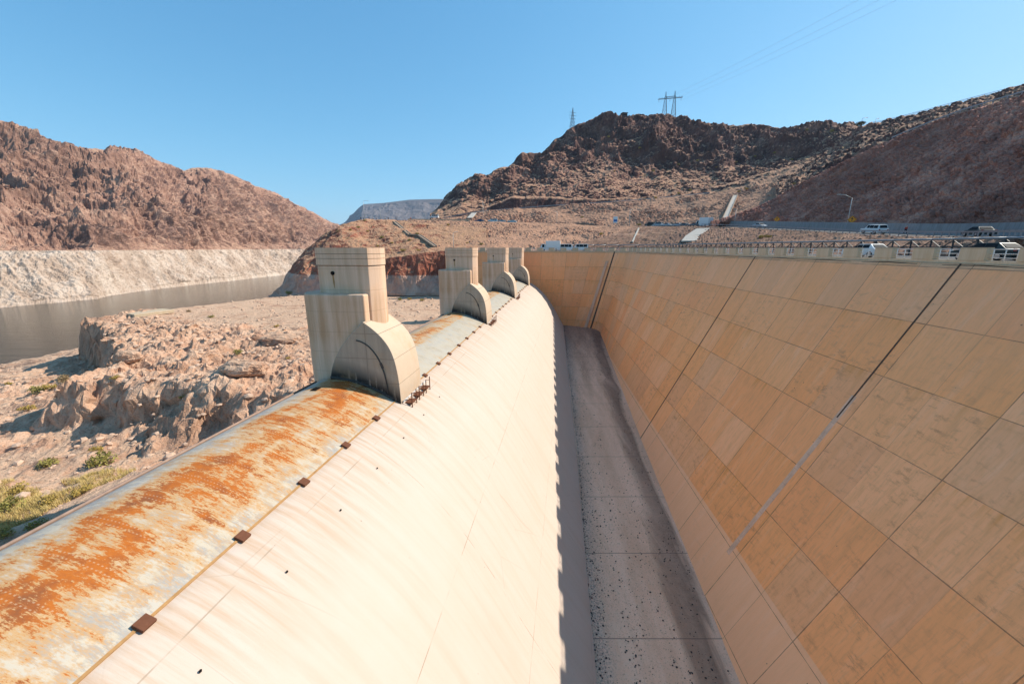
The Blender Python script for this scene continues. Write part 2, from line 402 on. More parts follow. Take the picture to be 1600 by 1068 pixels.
def mat_gate(name, rusty):
    """painted steel skin flaking to rust; u along the gate, v from seat to upstream edge"""
    g = G(name, .75, .3); g.b.inputs['Metallic'].default_value = 0
    u, v, _ = g.sep(g.uv)
    big = g.noise(g.map(g.uv, (.22, .55, 1)), 1.0, 5, .6, .5)
    sm = g.noise(g.map(g.uv, (3.4, .8, 1)), 1.0, 12, .76, .3); fine = g.noise(g.map(g.uv, (16, 4.0, 1)), 1.0, 9, .76, .2)
    tone = g.noise(g.map(g.uv, (.9, .6, 1), loc=(9, 2, 0)), 1.0, 9, .72)
    paint = g.ramp(g.noise(g.uv, .8, 6, .6), [(.3, (.42, .34, .24)), (.5, (.50, .43, .33)), (.72, (.45, .41, .35))] if rusty else [(.3, (.36, .30, .215)), (.48, (.43, .375, .29)), (.62, (.42, .385, .32)), (.8, (.36, .31, .24))])
    grey = g.ramp(fine, [(.3, (.25, .24, .23)), (.7, (.40, .38, .35))])
    gm = g.ma('ADD', g.ma('MULTIPLY', sm, .7), g.ma('MULTIPLY', tone, .5))
    col = g.mix(g.ramp(gm, [(.57, 0.0), (.62, .85)] if rusty else [(.62, 0.0), (.68, .6)]), paint, grey)
    # amber wash below the rust
    prof = g.ramp(g.ma('DIVIDE', v, 6.4), [(0, .22), (.16, .37), (.40, .50), (.60, .50), (.78, .44), (.88, .27), (1, .12)] if rusty
                  else [(0, .08), (.44, .10), (.50, .36), (.7, .44), (.9, .38), (1, .25)])
    ru = g.ma('ADD', g.ma('MULTIPLY', g.ma('SUBTRACT', big, .5), .9), g.ma('ADD', g.ma('MULTIPLY', g.ma('SUBTRACT', sm, .5), 1.15), prof))
    ru = g.ma('ADD', ru, g.ma('MULTIPLY', g.ma('SUBTRACT', fine, .5), .85))
    # transverse plates: rust hangs on the plate laps
    lap = g.ma('ABSOLUTE', g.ma('SUBTRACT', g.ma('FRACT', g.ma('DIVIDE', u, 1.55)), .5))
    ru = g.ma('ADD', ru, g.ma('MULTIPLY', g.ramp(lap, [(.30, 0.0), (.5, 1.0)]), .10))
    col = g.mix(g.ramp(ru, [(.22, 0.0), (.44, .85)]), col, (.49, .265, .09))
    rc = g.ramp(tone, [(.3, (.19, .075, .034)), (.42, (.30, .088, .022)), (.55, (.44, .125, .016)), (.66, (.32, .095, .024)), (.76, (.22, .09, .042))])
    col = g.mix(g.ramp(ru, [(.47, 0.0), (.54, 1.0)]), col, rc)
    # rivet rows beside the laps
    r2 = g.ma('ABSOLUTE', g.ma('SUBTRACT', lap, .44))
    dot = g.ma('MULTIPLY', g.ma('LESS_THAN', r2, .014), g.ma('LESS_THAN', g.ma('ABSOLUTE', g.ma('SUBTRACT', g.ma('FRACT', g.ma('DIVIDE', v, .16)), .5)), .22))
    col = g.mix(g.ma('MULTIPLY', dot, .4), col, (.56, .42, .27))
    # upstream strip is bare pale paint
    col = g.mix(g.ramp(g.ma('ADD', v, g.ma('MULTIPLY', g.ma('SUBTRACT', sm, .5), 1.2)), [(5.35 / 10, 0.0), (5.8 / 10, .7)]) if False else 0.0, col, (.55, .52, .48))
    bump = g.ma('ADD', g.ma('MULTIPLY', dot, .6), g.ma('ADD', g.ma('MULTIPLY', ru, .5), g.ma('MULTIPLY', g.ma('GREATER_THAN', lap, .485), -.8)))
    return g.out(col, bump, .35, .04, g.ramp(ru, [(.4, .55), (.55, .92)]))
M_GATE1, M_GATE2 = mat_gate('rusted_gate_steel', True), mat_gate('painted_gate_steel', False)
M_RUST = plain('rust_brown', (.15, .062, .035), .9, .1, var=.35, sc=6)
M_DARKHOLE = plain('dark_opening', (.018, .016, .015), 1, 0)
M_STEEL = plain('galvanised_steel', (.42, .42, .42), .5, .4, .6)
M_WHITEPIPE = plain('pale_pipe', (.62, .60, .57), .5, .3)

# ------------------------------------------------------------------ weir (ogee)
prof = np.array([(-6.9, 13.5), (-6.75, 11.0), (-6.3, 10.95), (-.25, 11.75), (-.12, 11.42), (.15, 11.4), (1.0, 11.8), (2.0, 12.45), (3.1, 13.3), (4.2, 14.3), (5.6, 15.85),
                 (7.0, 17.7), (8.4, 19.95), (9.8, 22.4), (11.1, 24.7), (12.3, 26.7), (13.6, 28.8), (14.9, 30.7), (16.0, 32.7), (17.0, 34.7), (18.2, 37.5)])
seg = np.r_[0, np.cumsum(np.hypot(*np.diff(prof, axis=0).T))]
tt = np.r_[seg[:5], np.linspace(seg[5], seg[-1], 90)]
pu, pz = np.interp(tt, seg, prof[:, 0]), np.interp(tt, seg, prof[:, 1])
for _ in range(6): pz[8:-1] = (pz[7:-2] + pz[8:-1] * 2 + pz[9:]) / 4; pu[8:-1] = (pu[7:-2] + pu[8:-1] * 2 + pu[9:]) / 4
pu, pz, tv = np.r_[-6.9, pu, 18.2], np.r_[50, pz, 50], np.r_[-40, tt - seg[5], 40]
ss = np.linspace(-25, 140, 166)
q = ORG[None, None, :] + ss[:, None, None] * CD + pu[None, :, None] * CU
V = np.concatenate([q, np.broadcast_to(-pz[None, :, None], q.shape[:2] + (1,))], -1)
uv = np.stack(np.broadcast_arrays(ss[:, None], tv[None, :]), -1)
weir = grid('spillway_weir', V, M_OGEE, uv, True, flip=True)
tag(weir, 'long sunlit cream concrete weir face sloping into the spillway channel', 'weir')

# ------------------------------------------------------------------ channel floor
ds = np.linspace(-25, 150, 176)
rx = np.interp(ds, [-25, 23.8, 58.9, 109.7, 127, 150], [13, 17.4, 20.8, 26.4, 30, 34]) + 1.0
lx = np.interp(ds, [-25, 23.8, 56.9, 131, 150], [2, 6.2, 10.1, 17.2, 19]) - 2.0
k = np.linspace(0, 1, 30)
X = lx[:, None] + (rx - lx)[:, None] * k[None, :]
V = np.stack([X, np.broadcast_to(ds[:, None], X.shape), -floorH(np.broadcast_to(ds[:, None], X.shape))], -1)
V[..., 2] += .05 * fbm(V * .3, 4, 3)
kk = (X - (lx[:, None] + 2)) / ((rx - 1) - (lx + 2))[:, None]
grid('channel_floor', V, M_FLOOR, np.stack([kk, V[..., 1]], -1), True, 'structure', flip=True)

# ------------------------------------------------------------------ great side wall (wraps round the head of the channel)
def arc(c, r, a0, a1, n): return [(c[0] + r * math.cos(R(a0 + (a1 - a0) * i / (n - 1))), c[1] + r * math.sin(R(a0 + (a1 - a0) * i / (n - 1)))) for i in range(n)]
TOPZ, LX = 1.25, 36.0
T = [(LX, -20), (LX, 23.8), (LX, 58.9), (LX, 100), (LX, 124)] + arc((29, 124), 7, 8, 82, 8) + [(29, 131.2), (16, 133), (6, 134.5), (-12, 137), (-22.8, 138.6)]
B = [(13.2, -20), (17.4, 23.8), (20.8, 58.9), (25.3, 100), (26.7, 112)] + arc((21.4, 124), 6.6, -20, 80, 8) + [(22.5, 131), (15, 133.2), (5, 135), (-12, 137.3), (-22.8, 138.9)]
T, B = np.array(T), np.array(B)
ln = np.r_[0, np.cumsum(np.hypot(*np.diff(T, axis=0).T))]
lu = np.linspace(0, ln[-1], 420)
TX, TY = np.interp(lu, ln, T[:, 0]), np.interp(lu, ln, T[:, 1]); BX, BY = np.interp(lu, ln, B[:, 0]), np.interp(lu, ln, B[:, 1])
tx = np.gradient(TX); ty = np.gradient(TY); nl = np.hypot(tx, ty); OX, OY = ty / nl, -tx / nl      # outward (away from the channel)
def wallpt(h):
    """wall surface at depth h (array ok) for every station"""
    hb = floorH(BY) + .6
    t = (h - TOPZ) / (hb - TOPZ); return TX + (BX - TX) * t, TY + (BY - TY) * t
rowsV, rowsU = [], []
for off, h in ((1.2, 6.0), (1.2, TOPZ), (0, TOPZ)):
    rowsV.append(np.stack([TX + OX * off, TY + OY * off, np.full_like(TX, -h)], -1)); rowsU.append(np.stack([lu - 20, np.full_like(TX, h)], -1))
for t in np.linspace(0, 1, 60)[1:]:
    hb = floorH(BY) + .6; h = TOPZ + (hb - TOPZ) * t
    rowsV.append(np.stack([TX + (BX - TX) * t, TY + (BY - TY) * t, -h], -1)); rowsU.append(np.stack([lu - 20, h], -1))
V, U = np.array(rowsV), np.array(rowsU)
V[3:, :, :2] += (.02 * fbm(V[3:] * .25, 3, 5))[..., None]
sw = thing('spillway_wall', (0, 0, 0), 0, 'huge orange stained concrete wall of square panels lining the spillway', 'retaining wall')
grid('wall_face', V, M_WALL, U, True, parent=sw, flip=False)
# grooved contraction joints that run down the wall
def wall_line(u, w, name, mat, h0=TOPZ, h1=40, du=0.0, proud=.03):
    pts = []; Lf = []; Rt = []
    for h in np.linspace(h0, h1, 60):
        x, y = wallpt(h); hb = np.interp(u, lu - 20, floorH(BY) + .5)
        if h > hb: break
        a = u + du * (h - h0) / 30
        for lst, e in ((Lf, -w / 2), (Rt, w / 2)):
            px_, py_ = np.interp(a + e, lu - 20, x), np.interp(a + e, lu - 20, y)
            ox, oy = np.interp(a, lu - 20, OX), np.interp(a, lu - 20, OY)
            lst.append((px_ - ox * proud, py_ - oy * proud, -h + proud * .5))
    n = len(Lf); A = np.array([Lf, Rt]); m = MB()
    inner = A; outer = A + np.array((np.interp(u, lu - 20, OX) * .25, np.interp(u, lu - 20, OY) * .25, -.12))
    vs = [tuple(p) for p in inner[0]] + [tuple(p) for p in inner[1]] + [tuple(p) for p in outer[1]] + [tuple(p) for p in outer[0]]
    f = [(a * n + i, a * n + i + 1, ((a + 1) % 4) * n + i + 1, ((a + 1) % 4) * n + i) for a in range(4) for i in range(n - 1)]
    m.add(vs, f); return m.build(name, mat, sw)
M_JOINT = mat_conc('joint_filler', (.76, .48, .33), (.46, .29, .20), .7)
M_JOINTD = plain('joint_dark', (.10, .065, .045), .9, .1)
wall_line(32.4, .13, 'joint_strip', M_JOINTD, TOPZ, 14.5); wall_line(32.4, .5, 'joint_strip', M_JOINT, 12.5, 28.5, proud=.012)
wall_line(60.0, .18, 'joint_strip', M_JOINTD)
wall_line(131.0, .45, 'joint_strip', M_JOINTD); wall_line(132.4, .8, 'joint_strip', M_JOINT, 4.3, 40, proud=.35)

# ------------------------------------------------------------------ parapet on the wall
par = thing('parapet_wall', (0, 0, 0), 0, 'crenellated concrete parapet with pipe railings on top of the orange wall', 'parapet')
def toppt(u, off=0.0, z=0.0):
    return (np.interp(u, lu - 20, TX) + np.interp(u, lu - 20, OX) * off, np.interp(u, lu - 20, TY) + np.interp(u, lu - 20, OY) * off, z)
def strip(u0, u1, off0, off1, z0, z1, name, mat, parent, step=1.5):
    us = np.linspace(u0, u1, max(2, int((u1 - u0) / step) + 1))
    ring = [[toppt(u, o, z) for u in us] for o, z in ((off0, z0), (off1, z0), (off1, z1), (off0, z1))]
    n = len(us); vs = sum(ring, []); f = [(a * n + i, a * n + i + 1, ((a + 1) % 4) * n + i + 1, ((a + 1) % 4) * n + i) for a in range(4) for i in range(n - 1)]
    f += [(0, n, 2 * n, 3 * n), (n - 1, 4 * n - 1, 3 * n - 1, 2 * n - 1)]
    return MB().add(vs, f).build(name, mat, parent, .02)
UEND = lu[-1] - 20
strip(2, UEND, .12, .62, -TOPZ + .003, -TOPZ + .28, 'kerb', M_CAP, par)
u = 4.0
while u < UEND - 2:
    strip(u, u + 1.85, .08, .68, -TOPZ + .283, .02 + random.uniform(-.01, .01), 'block', M_CAP, par, 3)
    m = MB(); a, b = u + 1.85, u + 3.85
    for z in (-.75, -.45, -.12): m.tube([toppt(a - .05, .38, z), toppt(b + .05, .38, z)], .032, 6)
    for q_ in (a + .25, (a + b) / 2, b - .25): m.tube([toppt(q_, .38, -.98), toppt(q_, .38, -.09)], .034, 6)
    m.build('railing', M_WHITEPIPE, par)
    u += 3.85
# a thin dark line sagging under the parapet
m = MB(); pts = []
for u in np.arange(8, 118, .5):
    sag = .10 * abs(math.sin(u * math.pi / 7.7)) ; pts.append(toppt(u, -.05, -TOPZ - .06 - sag))
m.tube(pts, .035, 6); c = m.build('sagging_line', M_DARKHOLE)
tag(c, 'thin black line sagging along the top edge of the orange wall', 'cable')

# ------------------------------------------------------------------ drum gates
GP = np.array([(.05, 11.36), (-.6, 11.0), (-1.4, 10.62), (-2.4, 10.22), (-3.4, 9.95), (-4.4, 9.82), (-5.2, 9.85), (-5.9, 10.02), (-6.3, 10.2)])
gs = np.r_[0, np.cumsum(np.hypot(*np.diff(GP, axis=0).T))]; gt = np.linspace(0, gs[-1], 40)
gu, gz = np.interp(gt, gs, GP[:, 0]), np.interp(gt, gs, GP[:, 1])
for _ in range(4): gz[1:-1] = (gz[:-2] + 2 * gz[1:-1] + gz[2:]) / 4
def make_gate(mat, hatch):
    Lg = PITCH - PT
    t = thing('drum_gate')
    ys = np.linspace(.12, Lg - .12, 60)
    U_, Y_ = np.broadcast_arrays(gu[None, :], ys[:, None]); Z_ = np.broadcast_to(-gz[None, :], U_.shape)
    V = np.stack([U_, Y_, Z_], -1)
    V2 = np.concatenate([V, V[:, -1:] + np.array((-.02, 0, -.55)), V[:, -1:] + np.array((6.3, 0, -1.3))], 1)
    uvv = np.stack([Y_, np.broadcast_to(gt[None, :], U_.shape)], -1); uvv = np.concatenate([uvv, uvv[:, -1:] + .2, uvv[:, -1:] + .3], 1)
    grid('gate_skin', V2, mat, uvv, True, parent=t, flip=True)
    y = 2.4
    while y < Lg - 1:
        MB().box((.17, y, -11.33), (.42, .44, .13), ry=R(24)).build('seal_bracket', M_RUST, t, .02); y += 3.85
    m = MB(); m.box((.11, Lg / 2, -11.37), (.10, Lg - .3, .05), ry=R(22)); m.build('seal_strip', M_SEAL, t)
    m = MB(); m.tube([(-6.42, .1, -10.18), (-6.42, Lg - .1, -10.18)], .07, 6); m.tube([(-6.62, .1, -10.42), (-6.62, Lg - .1, -10.42)], .05, 6)
    m.box((-6.42, Lg / 2, -10.32), (.12, Lg - .2, .2)); m.build('edge_rail', M_RAILR, t)
    if hatch:
        z = -np.interp(5.0, gt, gz); MB().box((-4.75, Lg - 2.6, -9.80), (.42, .62, .05)).build('hatch_opening', M_DARKHOLE, t)
    return t
M_SEAL = plain('ochre_seal', (.40, .22, .09), .9, .1, var=.4, sc=4)
M_RAILR = plain('weathered_rail', (.30, .20, .15), .8, .2, var=.4, sc=3)
g1 = make_gate(M_GATE1, True); g1.location = W(-1.0 + .0, 0, 0)
g1.location = W(PS0 - (PITCH - PT), 0, 0); g1.rotation_euler = (0, 0, -YAW)
GG = 'steel drum gates along the weir crest'
tag(g1, 'nearest drum gate with curved steel skin covered in orange rust', 'drum gate', GG)
g2 = make_gate(M_GATE2, True); g2.location = W(PS0 + PT, 0, 0); g2.rotation_euler = (0, 0, -YAW)
tag(g2, 'second drum gate, pale grey white skin between the first and second piers', 'drum gate', GG)
dup(g2, W(PS0 + PITCH + PT, 0, 0), -YAW, 'third drum gate, pale skin between the second and third piers', GG)
dup(g2, W(PS0 + 2 * PITCH + PT, 0, 0), -YAW, 'farthest and smallest drum gate, pale skin beside the last pier', GG)

# ------------------------------------------------------------------ piers
def capsule(x0, x1, w, n=12, left=True, right=True):
    r = w / 2; p = []
    p += [(x1 - r * .9 + r * .9 * math.cos(a), r * math.sin(a)) for a in np.linspace(-math.pi / 2, math.pi / 2, n)] if right else [(x1, -r), (x1, r)]
    p += [(x0 + r * .9 + r * .9 * math.cos(a), r * math.sin(a)) for a in np.linspace(math.pi / 2, 3 * math.pi / 2, n)] if left else [(x0, r), (x0, -r)]
    return p
def shift(poly, dy): return [(x, y + dy) for x, y in poly]
AR = [(-5.25, -11.2), (-5.1, -9.9), (-4.85, -8.9), (-4.3, -7.75), (-3.5, -6.7), (-2.7, -5.9), (-2.0, -5.3), (-1.3, -5.75), (-.6, -6.4), (-.05, -7.15), (.28, -8.1), (.47, -9.3), (.55, -10.4), (.58, -11.75)]
def smooth_arch(pts, apex=6, n=40):
    pts = np.array(pts); out = []
    for seg_ in (pts[:apex + 1], pts[apex:]):
        l = np.r_[0, np.cumsum(np.hypot(*np.diff(seg_, axis=0).T))]; t = np.linspace(0, l[-1], n)
        a = np.stack([np.interp(t, l, seg_[:, 0]), np.interp(t, l, seg_[:, 1])], -1)
        for _ in range(10): a[1:-1] = (a[:-2] + 2 * a[1:-1] + a[2:]) / 4
        out += [tuple(x) for x in (a if not out else a[1:])]
    return out
def make_pier():
    t = thing('gate_pier'); c = PT / 2
    MB().prism(shift(capsule(-7.5, -1.95, PT - .1, right=False), c), -22, -3.35, 'z').build('lower_block', M_PIER, t, .12, 3)
    def plan(e=0.0):
        """blunt block: rounded upstream corners, gently bowed downstream face"""
        y0, y1 = .8 - e, 3.5 + e; x0 = -6.25 - e; p = [(-1.8 + e, y0)]
        p += [(-1.8 + e + .5 * math.sin(math.pi * t), y0 + (y1 - y0) * t) for t in np.linspace(.08, .92, 9)] + [(-1.8 + e, y1)]
        p += [(x0 + .9 - .9 * math.sin(a_), y1 - .9 + .9 * math.cos(a_)) for a_ in np.linspace(0, math.pi / 2, 8)]
        p += [(x0 + .9 - .9 * math.cos(a_), y0 + .9 - .9 * math.sin(a_)) for a_ in np.linspace(0, math.pi / 2, 8)]
        return p
    MB().prism(plan(), -9, -1.32, 'z').build('upper_block', M_PIER, t, .05)
    cp = MB()
    for z0, z1, e in ((-1.317, -1.26, 0), (-1.257, -.80, .05), (-.797, -.77, .02), (-.767, -.46, .05), (-.457, -.43, .02), (-.427, .0, .05)): cp.prism(plan(e), z0, z1, 'z')
    cp.build('cap', M_PIER, t); gr = MB()
    for z0 in (-1.29, -.79, -.452): gr.prism(plan(.035), z0, z0 + .022, 'z')
    gr.build('groove', M_GROOVE, t)
    a = smooth_arch(AR)
    MB().prism(a + [(.58, -16), (-5.25, -16)], -.32, PT + .32, 'y').build('arch_wing', M_ARCH, t, .05)
    # curved seal track on both faces
    for y in (-.34, PT + .34):
        m = MB(); pts = [(-2.75 + 2.35 * math.sin(q), y, -11.2 + 4.5 * math.cos(q * .94)) for q in np.linspace(.05, 1.55, 26)]
        for p0, p1 in zip(pts, pts[1:]): m.bar(p0, p1, .05, .09 + .10 * (p0[2] < -8.2))
        m.build('seal_track', M_TRACK, t)
        m = MB(); bz = [(-5.0, -9.72), (-4.0, -9.8), (-3.0, -9.95), (-2.0, -10.28), (-1.0, -10.72), (0, -11.25)]
        for p0, p1 in zip(bz, bz[1:]): m.bar((p0[0], y, p0[1] + .06), (p1[0], y, p1[1] + .06), .10, .14)
        m.build('base_seal', M_TRACK, t)
    MB().tube([(-4.65, .74, -1.85), (-4.65, .90, -1.85)], .15, 14).build('drain_outlet', M_DARKHOLE, t)
    MB().prism([(-4.70, -2.0), (-4.60, -2.0), (-4.57, -2.5), (-4.62, -3.0), (-4.69, -2.5)], .785, .797, 'y').build('rust_drip', M_SEAL, t)
    return t
M_GROOVE = plain('groove_shade', (.17, .12, .085), .95, .1)
M_TRACK = plain('blackened_track', (.085, .075, .068), .9, .1, var=.4, sc=5)
PG = 'concrete gate piers along the weir'
PL = ['nearest and largest concrete pier with an arched wing beside the rusty gate', 'second concrete pier from the camera with an arched wing',
      'third concrete pier from the camera, half hidden by the second', 'farthest and smallest concrete pier standing against the orange end wall']
pr = make_pier(); pr.location = W(PS0, 0, 0); pr.rotation_euler = (0, 0, -YAW); tag(pr, PL[0], 'pier', PG)
for i in (1, 2, 3): dup(pr, W(PS0 + i * PITCH, 0, 0), -YAW, PL[i], PG)

# rusty access brackets at the foot of each pier
def make_steps():
    t = thing('access_steps')
    for i in range(3):
        y = .15 + i * 1.55; z = -11.55 - i * .0
        MB().box((.98, y + .45, z - .10), (.62, .95, .06)).build('tread', M_RUST, t)
        m = MB()
        for yy in (y, y + .9):
            m.bar((1.25, yy, z - .75), (1.25, yy, z + .75), .06, .06); m.bar((.72, yy, z - .55), (1.25, yy, z - .12), .05, .05)
        m.bar((1.25, y, z + .72), (1.25, y + .9, z + .45), .04, .04); m.build('bracket', M_RUST, t)
    MB().bar((.66, -.1, -11.45), (.66, 4.9, -11.45), .07, .12).build('side_rail', M_WHITEPIPE, t)
    return t
st = make_steps(); st.location = W(PS0, 0, 0); st.rotation_euler = (0, 0, -YAW)
tag(st, 'rusty steel access steps at the foot of the nearest pier', 'steps', 'rusty access steps below the piers')
dup(st, W(PS0 + PITCH, 0, 0), -YAW, 'rusty steel access steps at the foot of the second pier'); dup(st, W(PS0 + 2 * PITCH, 0, 0), -YAW, 'rusty steel access steps at the foot of the third pier')

# ------------------------------------------------------------------ terrain materials
def mat_rock(name, cols, zring=None, sc=1.0, flat=None, flat_lo=.55, bump=.8, bd=.6, yel=0.0, ring=((.50, .375, .285), (.64, .52, .42)), zoff=0.0):
    """cols: three rock tones dark->light; flat: talus colour where the ground is less steep, on the dark hill also painted sunlight"""
    g = G(name, .95, .1)
    p = g.pos; x, y, z = g.sep(p); nz = g.sep(g.geo.outputs['Normal'])[2]
    big = g.noise(p, .012 * sc, 6, .6, .4); mid = g.noise(p, .07 * sc, 8, .66, .3); fin = g.noise(p, .45 * sc, 8, .68); gr = g.noise(p, 2.2 * sc, 5, .7)
    rib = g.noise(g.map(p, (1, 1, .28)), .11 * sc, 8, .68, .6)
    f = g.ma('ADD', g.ma('MULTIPLY', mid, .45), g.ma('ADD', g.ma('MULTIPLY', fin, .35), g.ma('MULTIPLY', rib, .20)))
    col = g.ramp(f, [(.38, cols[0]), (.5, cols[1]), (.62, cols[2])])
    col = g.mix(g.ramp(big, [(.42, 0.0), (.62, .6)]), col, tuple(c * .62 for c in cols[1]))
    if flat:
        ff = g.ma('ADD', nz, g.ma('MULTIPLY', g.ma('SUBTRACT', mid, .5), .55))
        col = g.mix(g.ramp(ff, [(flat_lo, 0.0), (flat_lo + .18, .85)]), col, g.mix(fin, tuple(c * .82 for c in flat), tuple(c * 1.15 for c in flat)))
    if yel:
        yy = g.ma('MULTIPLY', g.ramp(g.noise(p, .22 * sc, 7, .75), [(.56, 0.0), (.66, 1.0)]), g.ramp(nz, [(.55, 0.0), (.8, yel)]))
        col = g.mix(yy, col, (.34, .225, .07))
    dk = g.ramp(gr, [(.34, .7), (.46, 0.0)])  # low grain darkened: shade of pits and crevices put into the colour
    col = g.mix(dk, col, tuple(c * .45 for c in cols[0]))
    if zring is not None:
        zz = g.ma('ADD', z, g.ma('MULTIPLY', g.ma('SUBTRACT', fin, .5), 1.2))
        rc = g.ramp(rib, [(.30, tuple(c * .72 for c in ring[0])), (.45, ring[0]), (.62, ring[1])])
        rc = g.mix(g.ramp(fin, [(.32, .6), (.46, 0.0)]), rc, (.30, .22, .165))
        rc = g.mix(g.ramp(big, [(.5, 0.0), (.66, .5)]), rc, (.45, .30, .21))
        col = g.mix(g.ramp(g.ma('ADD', g.ma('MULTIPLY', g.ma('SUBTRACT', zz, zring), .8), .5), [(.3, .92), (.7, 0.0)]), col, rc)
    h = g.ma('ADD', g.ma('MULTIPLY', fin, .7), g.ma('MULTIPLY', gr, .3))
    return g.out(col, h, bump, bd)
M_LEFT = mat_rock('canyon_rock', ((.085, .048, .045), (.38, .215, .155), (.62, .40, .29)), zring=-2.4, sc=.6, flat=(.54, .33, .22), flat_lo=.64, bd=4.0)  # darkest tone also stands for shadow in the crags
M_HILL = mat_rock('dark_hill_rock', ((.040, .023, .024), (.15, .076, .062), (.40, .22, .16)), sc=1.0, flat=(.56, .31, .19), flat_lo=.64, yel=.7, bd=.8)  # near-black tones and light flats also paint shaded cliffs and sunlit facets
M_FILL = mat_rock('fill_slope_rubble', ((.17, .068, .052), (.44, .195, .14), (.72, .38, .27)), sc=2.2, yel=.0, bd=.5)
M_BANK = mat_rock('embankment_rubble', ((.22, .105, .072), (.42, .22, .145), (.56, .325, .225)), sc=2.0, flat=(.48, .265, .165), flat_lo=.62, yel=.25, bd=.5)
M_DBANK = mat_rock('rubble_strip', ((.14, .080, .060), (.28, .165, .115), (.44, .28, .19)), sc=2.4, yel=.3, bd=.4)
M_RED = mat_rock('red_bluff_rock', ((.16, .050, .036), (.33, .115, .072), (.44, .19, .115)), zring=-9.5, sc=1.5, flat=(.48, .28, .165), flat_lo=.74, yel=.5, bd=.6, ring=((.46, .27, .20), (.62, .43, .33)))
M_MESA = mat_rock('mesa_rock', ((.14, .115, .115), (.20, .165, .155), (.26, .21, .19)), sc=.12, bd=6)
M_BED = mat_rock('lake_bed_rock', ((.33, .165, .105), (.56, .34, .225), (.70, .485, .345)), sc=2.6, flat=(.62, .415, .28), flat_lo=.90, yel=.2, bd=.6)
def mat_road(name, c):
    g = G(name, .9); a = g.noise(g.pos, 1.2, 6, .6); b = g.noise(g.pos, 25, 3)
    return g.out(g.mix(a, tuple(x * .8 for x in c), tuple(x * 1.2 for x in c)), b, .2, .01)
M_ROAD, M_PALE = mat_road('asphalt', (.085, .08, .078)), mat_road('sandy_path', (.42, .30, .2))
def mat_water():
    g = G('lake_water', .28, .27)
    g.b.inputs['IOR'].default_value = 1.33
    a = g.noise(g.map(g.pos, (.05, .30, .1)), 1.0, 8, .7, .3); b = g.noise(g.map(g.pos, (.35, 1.0, 1)), 1.0, 4, .6)
    big = g.noise(g.pos, .012, 3)
    col = g.mix(big, (.020, .026, .020), (.042, .042, .028))
    return g.out(col, g.ma('ADD', a, g.ma('MULTIPLY', b, .4)), .6, .35, .07)
M_WATER = mat_water()

def displace(V, fn):
    n = normals(V)
    if n[..., 2].mean() < 0: n = -n
    return V + n * fn(V, n)[..., None]
def edgefade(V, r0=4, r1=4):
    n = V.shape[0]; i = np.arange(n)[:, None] * np.ones(V.shape[1])[None]
    return np.clip(i / max(r0, 1e-6), 0, 1) * np.clip((n - 1 - i) / max(r1, 1e-6), 0, 1)
def boulders(V, size, amp, seed):
    f1, f2, idv = worley(V / size, seed)
    return amp * (np.clip((f2 - f1) * 2.2, 0, 1) ** .7) * (.35 + 1.1 * idv)
def crag(V, L, amp, seed, zs=.4, oct=6):
    q = V * np.array((1, 1, zs)) / L
    q = q + .35 * np.stack([fbm(q * 1.3 + 5, 2, seed + 60), fbm(q * 1.3 + 9, 2, seed + 61), fbm(q * 1.3, 2, seed + 62)], -1)
    return amp * fbm(q, oct, seed, .52, True)

# ------------------------------------------------------------------ lake
LAKE = -43.0
m = MB(); m.add([(-1400, -60, LAKE), (-40, -60, LAKE), (60, 1500, LAKE), (-1400, 1500, LAKE)], [(0, 1, 2, 3)])
tag(m.build('lake_water', M_WATER), kind='structure')

# ------------------------------------------------------------------ far canyon side with the pale high-water band
xs = [-620, -300, 0, 100, 150, 250, 350, 400, 450, 500, 545]
wy = [505, 492, 481, 472, 467, 451, 440, 434, 429, 426, 424]
def dl(px, py, H): return PH(px, py, H)[1]
wd = [dl(x, y, 43) for x, y in zip(xs, wy)]
rl = [0.0] * len(xs)
ridge = [(-620, 150, 470), (-300, 165, 500), (0, 190, 530), (25, 197, 540), (50, 205, 550), (80, 217, 560), (110, 229, 580), (150, 229, 600), (185, 233, 620), (215, 238, 640), (250, 256, 660), (285, 268, 700),
         (300, 264, 720), (330, 264, 740), (365, 276, 790), (385, 287, 830), (410, 291, 880), (440, 305, 950), (470, 320, 1010), (500, 335, 1080), (520, 347, 1120), (535, 355, 1150), (545, 362, 1180)]
midr = [(-620, 330, 390), (-300, 330, 400), (0, 318, 400), (100, 325, 430), (180, 318, 470), (250, 325, 510), (330, 325, 590), (400, 340, 690), (460, 352, 820), (510, 370, 950), (545, 380, 1050)]
lowr = [(x, 391.5 if x < 300 else 389.5, d + 40 + 20 * (x > 300)) for x, d in zip(xs, wd)]
bot = [(x, y + 6, d - 6) for x, y, d in zip(xs, wy, wd)]
wat = [(x, y - 3, d + 3) for x, y, d in zip(xs, wy, wd)]
back = [(x, y + 40, d + 260) for x, y, d in ridge]
V = loft([bot, wat, lowr, midr, ridge, back], 900, [4, 66, 96, 100, 14])
def f(V, n):
    e = edgefade(V, 6, 2); hi = sstep(-6, 14, V[..., 2]); i = np.arange(V.shape[0])[:, None]
    top = 1 - .7 * sstep(240, 266, i) 
    a = crag(V, 120, 30, 11, .3, 8) + crag(V, 40, 13, 21, .35, 6) + crag(V, 14, 5.5, 31, .5, 5) + boulders(V * np.array((1, 1, .5)), 7, 2.5, 33)
    a = a - a.mean() - 2.5; return e * (a * (.2 + .8 * hi) * top + (1 - hi) * (crag(V, 30, 3.6, 41, .3, 6) + crag(V, 9, 2.4, 43, .5, 5) + boulders(V, 4, .9, 45)))
V = displace(V, f)
tag(grid('canyon_mountain', V, M_LEFT, None, False), kind='structure')

